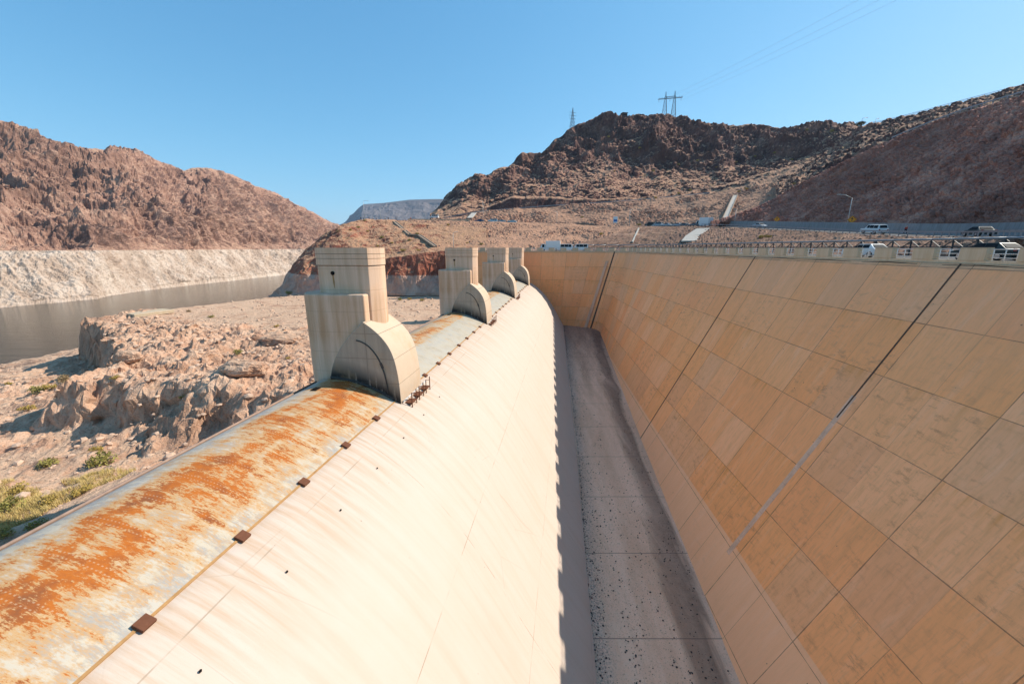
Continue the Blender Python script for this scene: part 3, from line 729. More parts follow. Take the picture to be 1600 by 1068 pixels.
# ------------------------------------------------------------------ far mesa
mr = [(380, 380, 5200), (480, 372, 5000), (520, 355, 5000), (538, 348, 4900), (548, 338, 4800), (560, 325, 4700), (568, 319, 4650), (600, 317, 4600), (640, 312, 4600), (680, 311, 4600), (720, 311, 4600), (820, 312, 4700), (960, 330, 4800)]
mm = [(x, max(y + 11, 331 + (y > 340) * 14), d - 190) for x, y, d in mr]
ml = [(x, 392, d - 1100) for x, y, d in mr]
mb = [(x, y + 1, d + 900) for x, y, d in mr]
V = loft([ml, mm, mr, mb], 260, [40, 14, 6], False)
V = displace(V, lambda V, n: edgefade(V, 2, 2) * (crag(V, 420, 38, 71, .12) + crag(V, 110, 12, 73, .2)) * (np.arange(V.shape[0])[:, None] < 50))
tag(grid('far_mesa', V, M_MESA, None, False), kind='structure')
# low ground beyond the promontory, out to the horizon
m = MB(); m.add([(-9000, 1300, -42.5), (9000, 1300, -42.5), (9000, 9000, -42.5), (-9000, 9000, -42.5)], [(0, 1, 2, 3)])
tag(m.build('ground', M_MESA), kind='structure')

# ------------------------------------------------------------------ exposed lake bed beside the weir
sS = np.linspace(-18, 152, 430); uU = -np.r_[np.linspace(4, 110, 400), np.linspace(110.6, 215, 150)]
q = ORG[None, None] + sS[:, None, None] * CD + uU[None, :, None] * CU
X, Y = q[..., 0], q[..., 1]
poly = np.array([(40, 41), (-22, 42.5), (-27, 41.0), (-38, 42.5), (-44, 46), (-50, 48), (-57, 48), (-62, 60), (-80, 76), (-101, 94), (-99, 103), (-90, 122), (-82, 141), (-78, 175), (60, 175)])
def sdist(X, Y, poly):
    inside = np.zeros(X.shape, bool); dmin = np.full(X.shape, 1e9)
    for (x0, y0), (x1, y1) in zip(poly, np.roll(poly, -1, 0)):
        c = ((y0 > Y) != (y1 > Y)) & (X < (x1 - x0) * (Y - y0) / (y1 - y0 + 1e-12) + x0); inside ^= c
        t = np.clip(((X - x0) * (x1 - x0) + (Y - y0) * (y1 - y0)) / ((x1 - x0) ** 2 + (y1 - y0) ** 2), 0, 1)
        dmin = np.minimum(dmin, np.hypot(X - x0 - t * (x1 - x0), Y - y0 - t * (y1 - y0)))
    return np.where(inside, dmin, -dmin)
P0 = np.stack([X, Y, X * 0], -1)
sd = sdist(X, Y, poly) + 3.2 * fbm(P0 / 9, 4, 81) + 1.6 * fbm(P0 / 3, 3, 82)
uu = np.broadcast_to(-uU[None, :], X.shape)
low = np.interp(uu, [4, 12, 26, 60, 100, 140, 190, 215], [17.5, 18.4, 19.8, 22.2, 26.0, 31.5, 43.6, 51]) + 1.2 * fbm(P0 / 16, 5, 83)
low = low + 1.6 * np.exp(-((X + 44) / 22) ** 2 - ((Y - 38) / 9) ** 2)
up = 16.6 + .35 * fbm(P0 / 14, 4, 84)
rocky = np.clip(1 - np.abs(sd - 7) / 17, 0, 1) * sstep(105, 70, Y) + np.exp(-((X + 62) / 30) ** 2 - ((Y - 66) / 16) ** 2) * .9 + np.exp(-((X + 99) / 9) ** 2 - ((Y - 97) / 9) ** 2)
rocky = np.clip(rocky, 0, 1)
h = up + (low - up) * sstep(1.2, -2.6, sd)
P1 = np.stack([X, Y, -h], -1)
bump = rocky * (1.3 * fbm(P0 / 11, 6, 85, .55) + .9 * fbm(P0 / 5, 5, 86, .55, True) + .35 * fbm(P0 / 2.2, 5, 87, .6))
f1, f2, idv = worley(np.stack([X, Y, X * 0], -1) / 3.0, 88)
bump += rocky * .8 * np.clip((f2 - f1) * 1.6, 0, 1) * idv
f1, f2, idv = worley(np.stack([X, Y, X * 0], -1) / 1.3, 98)
bump += (.12 + .5 * rocky) * np.clip((f2 - f1) * 1.6, 0, 1) * idv * (idv > .45)
bump += .25 * fbm(P0 / 2.5, 5, 89, .6) * (.35 + rocky) + rocky * (.34 * fbm(P0 / 1.4, 4, 93, .6, True) + .9 * sstep(.1, .5, fbm(P0 / 6.5, 4, 94, .6)) - .8 * sstep(.12, .42, fbm(P0 / 4.5, 4, 95, .6)))
bump += .9 * sstep(-1, -6, sd) * np.clip(fbm(P0 / 7, 5, 90, .55, True), -.2, 1)
Z = -h + bump
Z = np.where(uu < 9.5, np.minimum(Z, -13.2), Z)
V = np.stack([X, Y, Z], -1)
# undercut the escarpment a little so that it throws shade
nrm = normals(V); nrm = np.where(nrm[..., 2:] < 0, -nrm, nrm)
steep = sstep(.85, .45, nrm[..., 2])
V[..., 0] += steep * 1.2 * fbm(V / 2.0, 4, 91); V[..., 1] += steep * (1.4 * fbm(V / 2.2, 4, 92) )
tag(grid('lake_bed', V, M_BED, None, False), kind='structure')
BEDX, BEDY, BEDZ = X, Y, Z
def bed(x, y):
    i = np.argmin((BEDX - x) ** 2 + (BEDY - y) ** 2); return float(V_BED[i])
V_BED = V[..., 2].ravel()

# ------------------------------------------------------------------ decks and roads round the spillway
def flat_strip(us, o0, o1, z, name, mat):
    a = [toppt(u, o0, z) for u in us]; b = [toppt(u, o1, z) for u in us]; n = len(us)
    return tag(MB().add(a + b, [(i, i + 1, n + i + 1, n + i) for i in range(n - 1)]).build(name, mat), kind='structure')
us = np.r_[np.arange(-2, 142, 4), np.arange(142, 158, 1), np.arange(158, UEND, 4)]
flat_strip(us, .64, 14.5, -1.05, 'road', M_ROAD)

# upper roadway: px/py are where the photo shows its left edge
ur = [np.array((37.6, 8, -1.0)), np.array((38.5, 20, -.9)), PH(1680, 380, -.3), PH(1600, 372.5, -.9), PH(1500, 370.5, -1.55), PH(1420, 369, -2.0), PH(1365, 367, -2.45), PH(1300, 363.5, -3.3), PH(1230, 359.5, -4.7), PH(1160, 355.5, -6.4), PH(1110, 353.5, -7.6),
      PH(1050, 353.5, -8.6), PH(980, 353.5, -9.6), PH(900, 350, -11.3), PH(820, 347.5, -12.5), PH(740, 345.5, -13.2), PH(660, 344.5, -13.5), PH(600, 344, -13.7), PH(555, 344, -13.7)]
ur = np.array(ur)
l_ = np.r_[0, np.cumsum(np.linalg.norm(np.diff(ur, axis=0), axis=1))]; UL = l_[-1]
def smooth1(a, k):
    for _ in range(k): a[1:-1] = (a[:-2] + 2 * a[1:-1] + a[2:]) / 4
    return a
rs = np.linspace(0, UL, 200); URP = smooth1(np.stack([np.interp(rs, l_, ur[:, k]) for k in range(3)], -1), 30)
URT = np.gradient(URP, axis=0); URT[:, 2] = 0; URT /= np.linalg.norm(URT, axis=1, keepdims=True)
URN = np.stack([URT[:, 1], -URT[:, 0], URT[:, 2] * 0], -1)                                      # to the far side
def urp(s, off=0, z=0):
    p = np.array([np.interp(s, rs, URP[:, k]) for k in range(3)]); n = np.array([np.interp(s, rs, URN[:, k]) for k in range(3)])
    return p + n * off + np.array((0, 0, z))
def urs(px):
    """station on the upper road seen at photo column px"""
    y = URP[:, 1]; dep = y * CP - URP[:, 2] * SP; x = 800 + F * URP[:, 0] / dep
    return float(np.interp(-px, -x, rs))
def ur_ribbon(o0, o1, z, name, mat, s0=0, s1=None, kind='structure', step=3):
    ss_ = np.arange(s0, (s1 or UL), step); a = [urp(s, o0, z) for s in ss_]; b = [urp(s, o1, z) for s in ss_]; n = len(ss_)
    return tag(MB().add(a + b, [(i, n + i, n + i + 1, i + 1) for i in range(n - 1)]).build(name, mat), kind=kind)
ur_ribbon(-.5, 10.5, .02, 'road', M_ROAD)

# ------------------------------------------------------------------ slope between the lower road and the upper road, with the red bluff at its left end
sB = [urp(s, -.55, -.06) for s in np.linspace(0, UL, 400)]
def proj(p):
    y, z = p[1], p[2]; dep = y * CP - z * SP; return 800 + F * p[0] / dep, 534 - F * (y * SP + z * CP) / dep
# (a) strip on the right, x>52: low bank under the guardrail
def lin_loft(rows3, nsub):
    out = []
    for k in range(len(rows3) - 1):
        for j in range(nsub[k]):
            t = j / nsub[k]; out.append(rows3[k] * (1 - t) + rows3[k + 1] * t)
    out.append(rows3[-1]); return np.array(out)
s1 = urs(1000)
s0 = float(np.interp(-1625, -(800 + F * URP[:, 0] / (URP[:, 1] * CP - URP[:, 2] * SP)), rs)); sv = np.linspace(s0, s1, 520)
top = np.array([urp(s, -.45, -.05) for s in sv]); top2 = np.array([urp(s, .3, -.05) for s in sv])
# foot of the bank follows the lower road's far edge
uq = np.interp(sv, [s0, s1], [37, 150.5]); foot = np.array([toppt(u, 14.3, -1.15) for u in uq]); foot0 = np.array([toppt(u, 13.9, -1.5) for u in uq])
V = lin_loft([foot0, foot, top, top2], [2, 40, 2])
V = displace(V, lambda V, n: edgefade(V, 5, 4) * (boulders(V, 1.1, .32, 101) + .35 * fbm(V / 3, 4, 102)))
tag(grid('rubble_bank', V, M_DBANK, None, False), kind='structure')

# (b) long slope on the left half
pxs = np.linspace(1010, 560, 520)
ss_ = np.array([urs(p) for p in pxs])
top = np.array([urp(s, -.45, -.05) for s in ss_]); top2 = np.array([urp(s, .8, -.08) for s in ss_])
foot = []
for p in pxs:
    if p > 690: foot.append(P(p, 391.5, np.interp(p, [690, 830, 965, 1010], [150, 149, 147, 150])))
    else: foot.append(P(p, np.interp(p, [560, 600, 660, 690], [402, 400, 393, 391.5]), np.interp(p, [560, 690], [152, 150])))
foot = np.array(foot)
V = lin_loft([foot, top, top2], [90, 2])
V = displace(V, lambda V, n: edgefade(V, 4, 4) * (boulders(V, 1.5, .55, 111) * np.clip(fbm(V / 9, 4, 114) * 1.6 + .6, .25, 1) + .8 * fbm(V / 7, 5, 112) + 1.2 * sstep(-25, -60, V[..., 0]) * fbm(V / 14, 4, 113)))
tag(grid('road_slope', V, M_BANK, None, False), kind='structure')

# (c) cliff below the slope and the red promontory that ends at the water
lowr = [(425, 470, 146), (437, 463, 147), (480, 463.5, 142), (560, 462.5, 139), (640, 461.5, 139), (720, 461, 139), (760, 461, 139)]
midr = [(425, 469.5, 148), (437, 461, 151), (452, 432, 153), (475, 408, 154), (510, 398, 153), (560, 404, 147.5), (610, 404, 146), (650, 398, 146), (690, 393, 148), (760, 391, 149)]
upr = [(425, 469, 150), (437, 459, 155), (453, 425, 160), (468, 404, 164), (485, 388, 168), (500, 377, 171), (518, 362, 174), (535, 356, 175), (552, 352, 180), (575, 352.5, 186), (620, 360, 178), (690, 378, 163), (760, 388, 154)]
crest = [(425, 469, 152), (437, 458, 159), (452, 423, 165), (468, 402, 170), (485, 386, 175), (498, 375, 178), (512, 362, 182), (524, 357, 184), (534, 353.5, 187), (548, 346.5, 193), (575, 344.5, 199), (620, 345, 201), (690, 352, 192), (760, 356, 185)]
bck = [(425, 475, 200), (437, 474, 205), (452, 450, 215), (468, 440, 225), (485, 430, 235), (498, 420, 240), (512, 405, 245), (524, 392, 250), (534, 380, 255), (548, 365, 260), (575, 350, 262), (620, 350, 262), (690, 358, 262), (760, 362, 262)]
V = loft([lowr, midr, upr, crest, bck], 420, [70, 44, 30, 30], False)
def f(V, n):
    i = np.arange(V.shape[0])[:, None] * np.ones(V.shape[1])[None]; e = edgefade(V, 3, 2)
    cl = np.clip(1 - np.abs(i - 36) / 38, 0, 1); lf = sstep(-20, -45, V[..., 0])
    return e * (cl * crag(V, 9, 2.6, 121, .25, 6) + (.5 + .9 * cl) * crag(V, 4, .8, 123, .5) + lf * (1 - cl) * 1.2 * fbm(V / 6, 5, 125))
V = displace(V, f)
tag(grid('red_bluff', V, M_RED, None, False), kind='structure')

# terrace under the car park
m = [urp(s, -.4, -.12) for s in np.linspace(urs(900), UL - .5, 40)]; m2 = [urp(s, 60, -.12) for s in np.linspace(urs(900), UL - .5, 40)]
n = len(m); tag(MB().add(m + m2, [(i, n + i, n + i + 1, i + 1) for i in range(n - 1)]).build('parking_lot', M_ROAD), kind='structure')

# ------------------------------------------------------------------ embankment between upper road and the road above it
hr = [(672, 345, 265), (690, 342.5, 262), (745, 332.5, 262), (800, 327.5, 258), (860, 323, 254), (920, 319.5, 250), (1000, 313.5, 245), (1060, 308, 240), (1110, 303, 232), (1150, 298, 222), (1190, 291, 212), (1240, 281, 200), (1300, 266, 178), (1360, 240, 160)]
pxs = np.linspace(1215, 672, 620)
ft = np.array([urp(urs(max(p, 565)), 10.2, -.05) if p > 700 else P(p, 346.5, np.interp(p, [672, 700], [250, urp(urs(700), 10.2)[1]])) for p in pxs])
tp = np.array([P(p, np.interp(p, [h[0] for h in hr], [h[1] for h in hr]), np.interp(p, [h[0] for h in hr], [h[2] for h in hr])) for p in pxs])
tp2 = tp + np.array((1.0, 7.0, .15)); 
V = lin_loft([ft, tp, tp2], [100, 6])
V = displace(V, lambda V, n: edgefade(V, 3, 7) * (boulders(V, 2.0, .95, 131) * np.clip(fbm(V / 14, 4, 133) * 1.8 + .6, .3, 1) + 1.5 * fbm(V / 12, 5, 132)))
tag(grid('rubble_embankment', V, M_BANK, None, False), kind='structure')
HRT = tp; HRX = pxs

# ------------------------------------------------------------------ the dark rocky hill
base = [(672, 344, 268), (690, 342, 266), (745, 332.5, 268), (800, 327, 266), (860, 322.5, 262), (920, 318, 258), (1000, 312, 253), (1060, 306, 248), (1110, 300, 241), (1150, 294, 232), (1200, 286, 220), (1250, 279, 204), (1300, 268, 186), (1345, 255, 176), (1400, 250, 170)]
cut = [(672, 343, 269), (690, 338, 270), (745, 324, 275), (780, 308, 273), (800, 299, 272), (830, 300, 270), (880, 303, 266), (930, 308, 262), (1000, 305, 260), (1060, 296, 262), (1110, 288, 262), (1150, 278, 258), (1200, 262, 250), (1250, 250, 240), (1300, 240, 225), (1345, 232, 205), (1400, 226, 195)]
mid = [(672, 337, 290), (690, 326, 300), (720, 310, 300), (745, 303, 305), (800, 279, 318), (850, 268, 322), (900, 262, 322), (960, 262, 318), (1020, 262, 315), (1080, 258, 312), (1140, 254, 306), (1200, 250, 298), (1250, 238, 285), (1300, 226, 262), (1345, 219, 240), (1400, 208, 225)]
shl = [(672, 334, 310), (690, 323, 320), (715, 302, 325), (745, 281, 335), (795, 262, 352), (830, 247, 366), (860, 231, 372), (900, 212, 376), (950, 203, 380), (1000, 204, 380), (1060, 208, 376), (1120, 212, 372), (1180, 214, 362), (1240, 216, 350), (1290, 213, 330), (1345, 207, 300), (1400, 202, 280)]
rdg = [(672, 333, 330), (690, 322, 345), (700, 304, 350), (719, 296, 355), (735, 291, 358), (747, 278, 362), (762, 272, 366), (769, 266, 368), (794, 258, 376), (805, 247, 380), (816, 238, 384), (828, 238.5, 388), (846, 239, 392), (857, 226, 395), (866, 216, 398), (878, 211.5, 402), (897, 201, 406), (925, 191, 412), (949, 186, 416),
       (962, 183.5, 418), (1000, 182.5, 420), (1040, 184, 420), (1080, 192, 418), (1120, 193, 414), (1160, 195.5, 408), (1210, 195, 398), (1228, 199, 392), (1260, 200, 384), (1291, 202, 375), (1324, 203, 362), (1345, 203, 345), (1400, 199, 320)]
bck = [(x, y + 60, d + 130) for x, y, d in rdg]
base = [(x, y + 8, d - 1) for x, y, d in base]
V = loft([base, cut, mid, shl, rdg, bck], 640, [26, 60, 60, 40, 14], False)
def f(V, n):
    i = np.arange(V.shape[0])[:, None] * np.ones(V.shape[1])[None]; e = edgefade(V, 6, 2)
    top = 1 - .75 * sstep(168, 188, i); ct = sstep(30, 16, i)
    hi = sstep(70, 120, i)
    a = crag(V, 60, 17, 141, .35, 7) * (.25 + .75 * hi) + crag(V, 19, 6.5, 143, .4, 6) * (.35 + .65 * hi) + boulders(V, 5.5, 1.3, 145) * (fbm(V / 25, 3, 148) > -.1) + boulders(V, 2.4, .6, 146)
    j = np.arange(V.shape[1])[None, :] * np.ones(V.shape[0])[:, None]; e = e * (.3 + .7 * sstep(0, 120, j)) * (.15 + .85 * sstep(639, 520, j))
    a = a - a.mean() - 1.5
    return e * top * (1 - ct) * a + ct * sstep(0, 3, i) * crag(V, 7, 1.3, 147, .2)
V = displace(V, f)
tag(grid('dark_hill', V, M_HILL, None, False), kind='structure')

# ------------------------------------------------------------------ right: fill slope above the barrier wall
def s_of(px, off=0):
    """station on the upper road where the line at this offset is seen at photo column px"""
    p = URP + URN * off; x = 800 + F * p[:, 0] / (p[:, 1] * CP - p[:, 2] * SP); return float(np.interp(-px, -x, rs))
def on_road(px, off): s = s_of(px, off); return urp(s, off)
base = []
for x in (1110, 1130, 1180, 1240, 1310, 1400, 1500, 1600, 1680):
    q = on_road(x, 9.6); q[2] -= .2; u_ = proj(q); base.append((u_[0], u_[1], q[1]))
base += [(1800, 364, 42), (2000, 370, 34)]
top = [(1110, 350.5, 150), (1130, 343, 152), (1165, 331, 154), (1200, 316, 153), (1250, 290, 148), (1300, 265, 143), (1350, 241, 135), (1400, 217, 129), (1450, 197, 121), (1500, 178.5, 114), (1550, 163.5, 106), (1600, 149.5, 100), (1760, 105, 82), (2000, 45, 64)]
lip = [(x, y - 1.0, d + 4) for x, y, d in top]
V = loft([base, top, lip], 900, [330, 5], False)
def f(V, n):
    e = edgefade(V, 5, 6)
    w1 = .8 * fbm(V / 9, 5, 151); return e * (boulders(V, .95, .55, 152) + boulders(V, 2.1, .65, 153) * (fbm(V / 11, 3, 154) > .05) + w1)
V = displace(V, f)
tag(grid('fill_slope', V, M_FILL, None, False), kind='structure')
# dark rocks and bench behind the fill slope
b0 = [(1215, 312, 150), (1260, 288, 148), (1300, 268, 146), (1350, 243, 139), (1400, 218.5, 132), (1450, 198.5, 126), (1500, 180, 119), (1550, 165, 113), (1600, 151, 107), (1760, 107, 88), (2000, 47, 73)]
b1 = [(1215, 300, 171), (1260, 272, 171), (1300, 247, 169), (1330, 228, 166), (1350, 213, 163), (1400, 203, 157), (1450, 189, 149), (1500, 171, 141), (1550, 157, 133), (1600, 144.5, 125), (1760, 101, 104), (2000, 42, 88)]
b2 = [(1215, 290, 196), (1260, 262, 193), (1300, 236, 189), (1330, 212, 183), (1345, 200, 181), (1372, 196.5, 177), (1400, 190, 172), (1450, 177.5, 163), (1500, 164.5, 154), (1550, 152, 145), (1600, 140, 137), (1760, 96, 114), (2000, 37, 98)]
b3 = [(x, y + 30, d + 40) for x, y, d in b2]
V = loft([b0, b1, b2, b3], 460, [26, 26, 10], False)
V = displace(V, lambda V, n: edgefade(V, 3, 12) * (crag(V, 9, 1.6, 161, .6) + boulders(V, 2.0, .8, 162)))
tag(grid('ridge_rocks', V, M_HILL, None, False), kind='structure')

# one broad sheet of desert ground under everything, reaching the horizon on the right
m = MB(); m.add([(60, -60, -4.5), (9000, -60, -4.5), (9000, 9000, -4.5), (160, 1500, -4.5), (110, 300, -4.5)], [(0, 1, 2, 3, 4)])
tag(m.build('ground', M_BANK), kind='structure')

# ------------------------------------------------------------------ helpers to stand things on the terrain
bpy.context.view_layer.update()
TER = [o for o in bpy.data.objects if o.type == 'MESH' and o.parent is None and o.get('kind') == 'structure']
def hit(px, py, names=None):
    a = (px - 800) / F; b = (py - 534) / F; d = Vector((a, CP - b * SP, -SP - b * CP)).normalized(); best = None
    for o in TER:
        if names and not any(o.name.startswith(n) for n in names): continue
        ok, loc, nr, _ = o.ray_cast(Vector((0, 0, 0)), d)
        if ok and (best is None or loc.length < best[0].length): best = (loc, nr if nr.z > 0 else -nr)
    return best
def drop(x, y, names=None, z0=400):
    best = None
    for o in TER:
        if names and not any(o.name.startswith(n) for n in names): continue
        ok, loc, nr, _ = o.ray_cast(Vector((x, y, z0)), Vector((0, 0, -1)))
        if ok and (best is None or loc.z > best.z): best = loc
    return best

# ------------------------------------------------------------------ barrier wall behind the upper road
M_BARR = mat_conc('barrier_concrete', (.34, .31, .30), (.20, .18, .18), .7, 1.5, 30)
ss_ = np.arange(s_of(1900, 9), s_of(1122, 9), 1.2); prf = [(8.55, -.3), (8.75, .5), (8.95, 2.05), (9.3, 2.05), (9.3, -.3)]
ring = [[urp(s, o, z) for s in ss_] for o, z in prf]; n = len(ss_)
m = MB(); m.add(sum(ring, []), [(a * n + i, a * n + i + 1, ((a + 1) % 5) * n + i + 1, ((a + 1) % 5) * n + i) for a in range(5) for i in range(n - 1)] + [tuple(a * n for a in range(5)), tuple(a * n + n - 1 for a in reversed(range(5)))])
tag(m.build('barrier_wall', M_BARR), 'long grey concrete barrier wall at the foot of the dark rubble slope', 'barrier wall')

# ------------------------------------------------------------------ guardrails and the truss railing
M_RAIL = plain('rail_steel', (.30, .295, .30), .5, .4, .5)
M_DKSTEEL = plain('dark_steel', (.055, .055, .058), .6, .3, .3)
def guardrail(name, pts, label, cat, h=.72, spacing=2.0, mat=None, rails=1, rw=.09, rh=.3, post=.12):
    mat = mat or M_RAIL; pts = np.array(pts); l = np.r_[0, np.cumsum(np.linalg.norm(np.diff(pts, axis=0), axis=1))]
    n_ = min(int(l[-1] / spacing), 99); t = thing(name, tuple(pts[0]), 0, label, cat); o = pts[0]
    at = lambda s, z: np.array([np.interp(s, l, pts[:, k]) for k in range(3)]) + np.array((0, 0, z)) - o
    for k in range(rails):
        m = MB(); st_ = np.linspace(0, l[-1], max(3, int(l[-1] / 3)))
        for a, b in zip(st_, st_[1:]): m.bar(at(a, h - k * .38), at(b, h - k * .38), rw, rh)
        m.build('rail', mat, t)
    for s in np.linspace(.2, l[-1] - .2, n_ + 1): MB().bar(at(s, -.35), at(s, h + .1), post, post).build('post', mat, t)
    return t
guardrail('guardrail', [urp(s, -.1) for s in np.arange(s_of(1640, 0), s_of(1095, 0), 2)], 'galvanised guardrail along the near edge of the right hand upper road', 'guardrail', .75, 2.1, rh=.22)
# truss railing at the far edge of the lower road
tr = thing('truss_railing', (0, 0, 0), 0, 'dark steel truss railing between the parapet and the rubble bank', 'railing')
TU = np.arange(36, 150, 2.4)
m = MB()
for a, b in zip(TU, TU[1:]): m.tube([toppt(a, 13.2, .95), toppt(b, 13.2, .95)], .11, 8)
m.build('top_pipe', M_RAIL, tr)
for a, b in zip(TU, TU[1:]):
    m = MB(); c_ = (a + b) / 2
    m.bar(toppt(a, 13.2, -.95), toppt(a, 13.2, .9), .12, .12); m.bar(toppt(a, 13.2, .8), toppt(c_, 13.2, .0), .08, .08); m.bar(toppt(c_, 13.2, .0), toppt(b, 13.2, .8), .08, .08)
    m.bar(toppt(a, 13.2, .08), toppt(b, 13.2, .08), .10, .12); m.build('truss_panel', M_DKSTEEL, tr)
# road cut high on the hill and its rail
hp = [HRT[i] + np.array((.3, 1.2, .05)) for i in range(len(HRT) - 1, 120, -6)]
guardrail('guardrail', hp, 'thin guardrail climbing the hill road below the dark cliff', 'guardrail', .8, 6.0, rh=.35)
rp = []
for x in np.arange(1392, 1720, 12):
    y = np.interp(x, [1392, 1400, 1450, 1500, 1550, 1600, 1720], [220.5, 217, 197, 178.5, 163.5, 149.5, 117]); d = np.interp(x, [1392, 1400, 1450, 1500, 1550, 1600, 1720], [130, 129, 121, 114, 106, 100, 86.5])
    rp.append(P(x, y, d + 1.5) + np.array((0, 0, .1)))
guardrail('guardrail', rp, 'pale guardrail along the top edge of the dark rubble slope', 'guardrail', .9, 2.6, rh=.3)
rp = []
for x in np.arange(1363, 1720, 12):
    y = np.interp(x, [1345, 1372, 1400, 1450, 1500, 1550, 1600, 1720], [200, 196.5, 190, 177.5, 164.5, 152, 140, 107]); d = np.interp(x, [1345, 1372, 1400, 1450, 1500, 1550, 1600, 1720], [181, 177, 172, 163, 154, 145, 137, 118])
    rp.append(P(x, y - 1.5, d + 1.0))
guardrail('ridge_railing', rp, 'thin railing along the skyline of the rocky ridge at upper right', 'railing', 1.25, 4.5, rails=2, rw=.07, rh=.12, post=.09)
# low pale wall at the car park edge
ss_ = np.arange(s_of(735, 1), s_of(628, 1), 4); m = MB()
for a, b in zip(ss_, ss_[1:]): m.bar(urp(a, .5, .35), urp(b, .5, .35), .4, .9)
tag(m.build('low_wall', M_CAP), 'low pale wall along the edge of the distant car park', 'low wall')

# ------------------------------------------------------------------ concrete chutes and pipes on the slopes
M_CHUTE = mat_conc('chute_concrete', (.50, .46, .40), (.36, .32, .27), .4, 1.0, 30)
M_CHUTED = mat_conc('old_chute_concrete', (.40, .30, .22), (.26, .18, .125), .5, 1.0, 30)
def chute(name, pts, w0, label, cat, mat=None, lift=.25, th=.35, names=None, rim=0.0):
    Q = []
    for x, y in pts:
        h_ = hit(x, y, names) or hit(x, y); Q.append(np.array(h_[0]) + np.array((0, -.1, lift)))
    Q = np.array(Q); Q = np.concatenate([np.linspace(Q[i], Q[i + 1], 9)[(0 if i == 0 else 1):] for i in range(len(Q) - 1)])
    t = thing(name, tuple(Q[0]), 0, label, cat); m = MB(); r1 = MB()
    for a, b in zip(Q - Q[0], Q[1:] - Q[0]):
        m.bar(a, b, w0, th)
        if rim:
            tg = (b - a)[:2]; nn = np.array((tg[1], -tg[0], 0)) / max(np.hypot(*tg), 1e-6) * (w0 / 2)
            r1.bar(a + nn + (0, 0, rim / 2), b + nn + (0, 0, rim / 2), .25, th + rim); r1.bar(a - nn + (0, 0, rim / 2), b - nn + (0, 0, rim / 2), .25, th + rim)
    m.build('chute_bed', mat or M_CHUTE, t)
    if rim: r1.build('side_wall', mat or M_CHUTED, t)
    return t
chute('drainage_chute', [(1099, 358), (1083, 369), (1076, 378)], 4.6, 'broad pale concrete apron running down the bank below the white truck', 'chute', names=['rubble_bank'])
chute('drainage_chute', [(1149, 306), (1142, 322), (1131, 347)], 1.9, 'steep pale concrete chute down the embankment left of the rubble slope', 'chute', names=['rubble_embankment'], rim=.3)
chute('stair_flume', [(616, 347), (640, 367.5), (655, 368.5), (680, 386)], 1.3, 'stepped concrete flume running diagonally down the tan slope behind the piers', 'flume', names=['road_slope', 'red_bluff'], rim=.25, lift=.22, mat=M_CHUTED)
chute('drain_pipe', [(998, 358), (988, 380)], .55, 'thin pale pipe running down the slope above the end wall', 'pipe', names=['rubble_bank', 'road_slope'], lift=.4, th=.5)
chute('boat_ramp', [(741, 334), (734, 342)], 3.0, 'short white concrete ramp below the hill road', 'ramp', lift=.5)

# ------------------------------------------------------------------ vehicles
M_GLASS = plain('car_glass', (.02, .025, .03), .6, .02, 0, .05)
M_TYRE = plain('tyre_rubber', (.02, .02, .02), .9, .2); M_RIM = plain('wheel_rim', (.45, .45, .46), .35, .5, .7)
M_HEAD = plain('headlight', (.75, .76, .75), .2, .6); M_TAIL = plain('tail_light', (.35, .02, .02), .3, .5)
def paint(name, c): return plain(name, c, .5, .3, 0, .04)
PW, PD, PS_, PB, PG_, PR = paint('white_paint', (.72, .72, .70)), paint('dark_paint', (.03, .045, .045)), paint('silver_paint', (.42, .44, .46)), paint('blue_paint', (.06, .11, .20)), paint('grey_paint', (.16, .17, .18)), paint('red_paint', (.35, .04, .03))
def wheel(t, x, y, r):
    w_ = MB().tube([(x, y - .11, r), (x, y + .11, r)], r, 18).build('wheel', M_TYRE, t)
    s_ = 1 if y > 0 else -1
    MB().tube([(x, y + s_ * .08, r), (x, y + s_ * .125, r)], r * .62, 14).build('rim', M_RIM, w_)
def quad_panel(t, pts, off, mat, name='window', sub=None):
    pts = [Vector(p) for p in pts]; n_ = (pts[1] - pts[0]).cross(pts[2] - pts[0]).normalized()
    cen = sum(pts, Vector()) / len(pts)
    if n_.dot(cen - Vector((cen.x * .6, 0, .6))) < 0: n_ = -n_
    m = MB(); k = len(pts); a = [p + n_ * off for p in pts]; b = [p - n_ * .02 for p in pts]
    m.add(a + b, [tuple(range(k)), tuple(reversed(range(k, 2 * k)))] + [(i, k + i, k + (i + 1) % k, (i + 1) % k) for i in range(k)])
    return m.build(name, mat, sub or t)
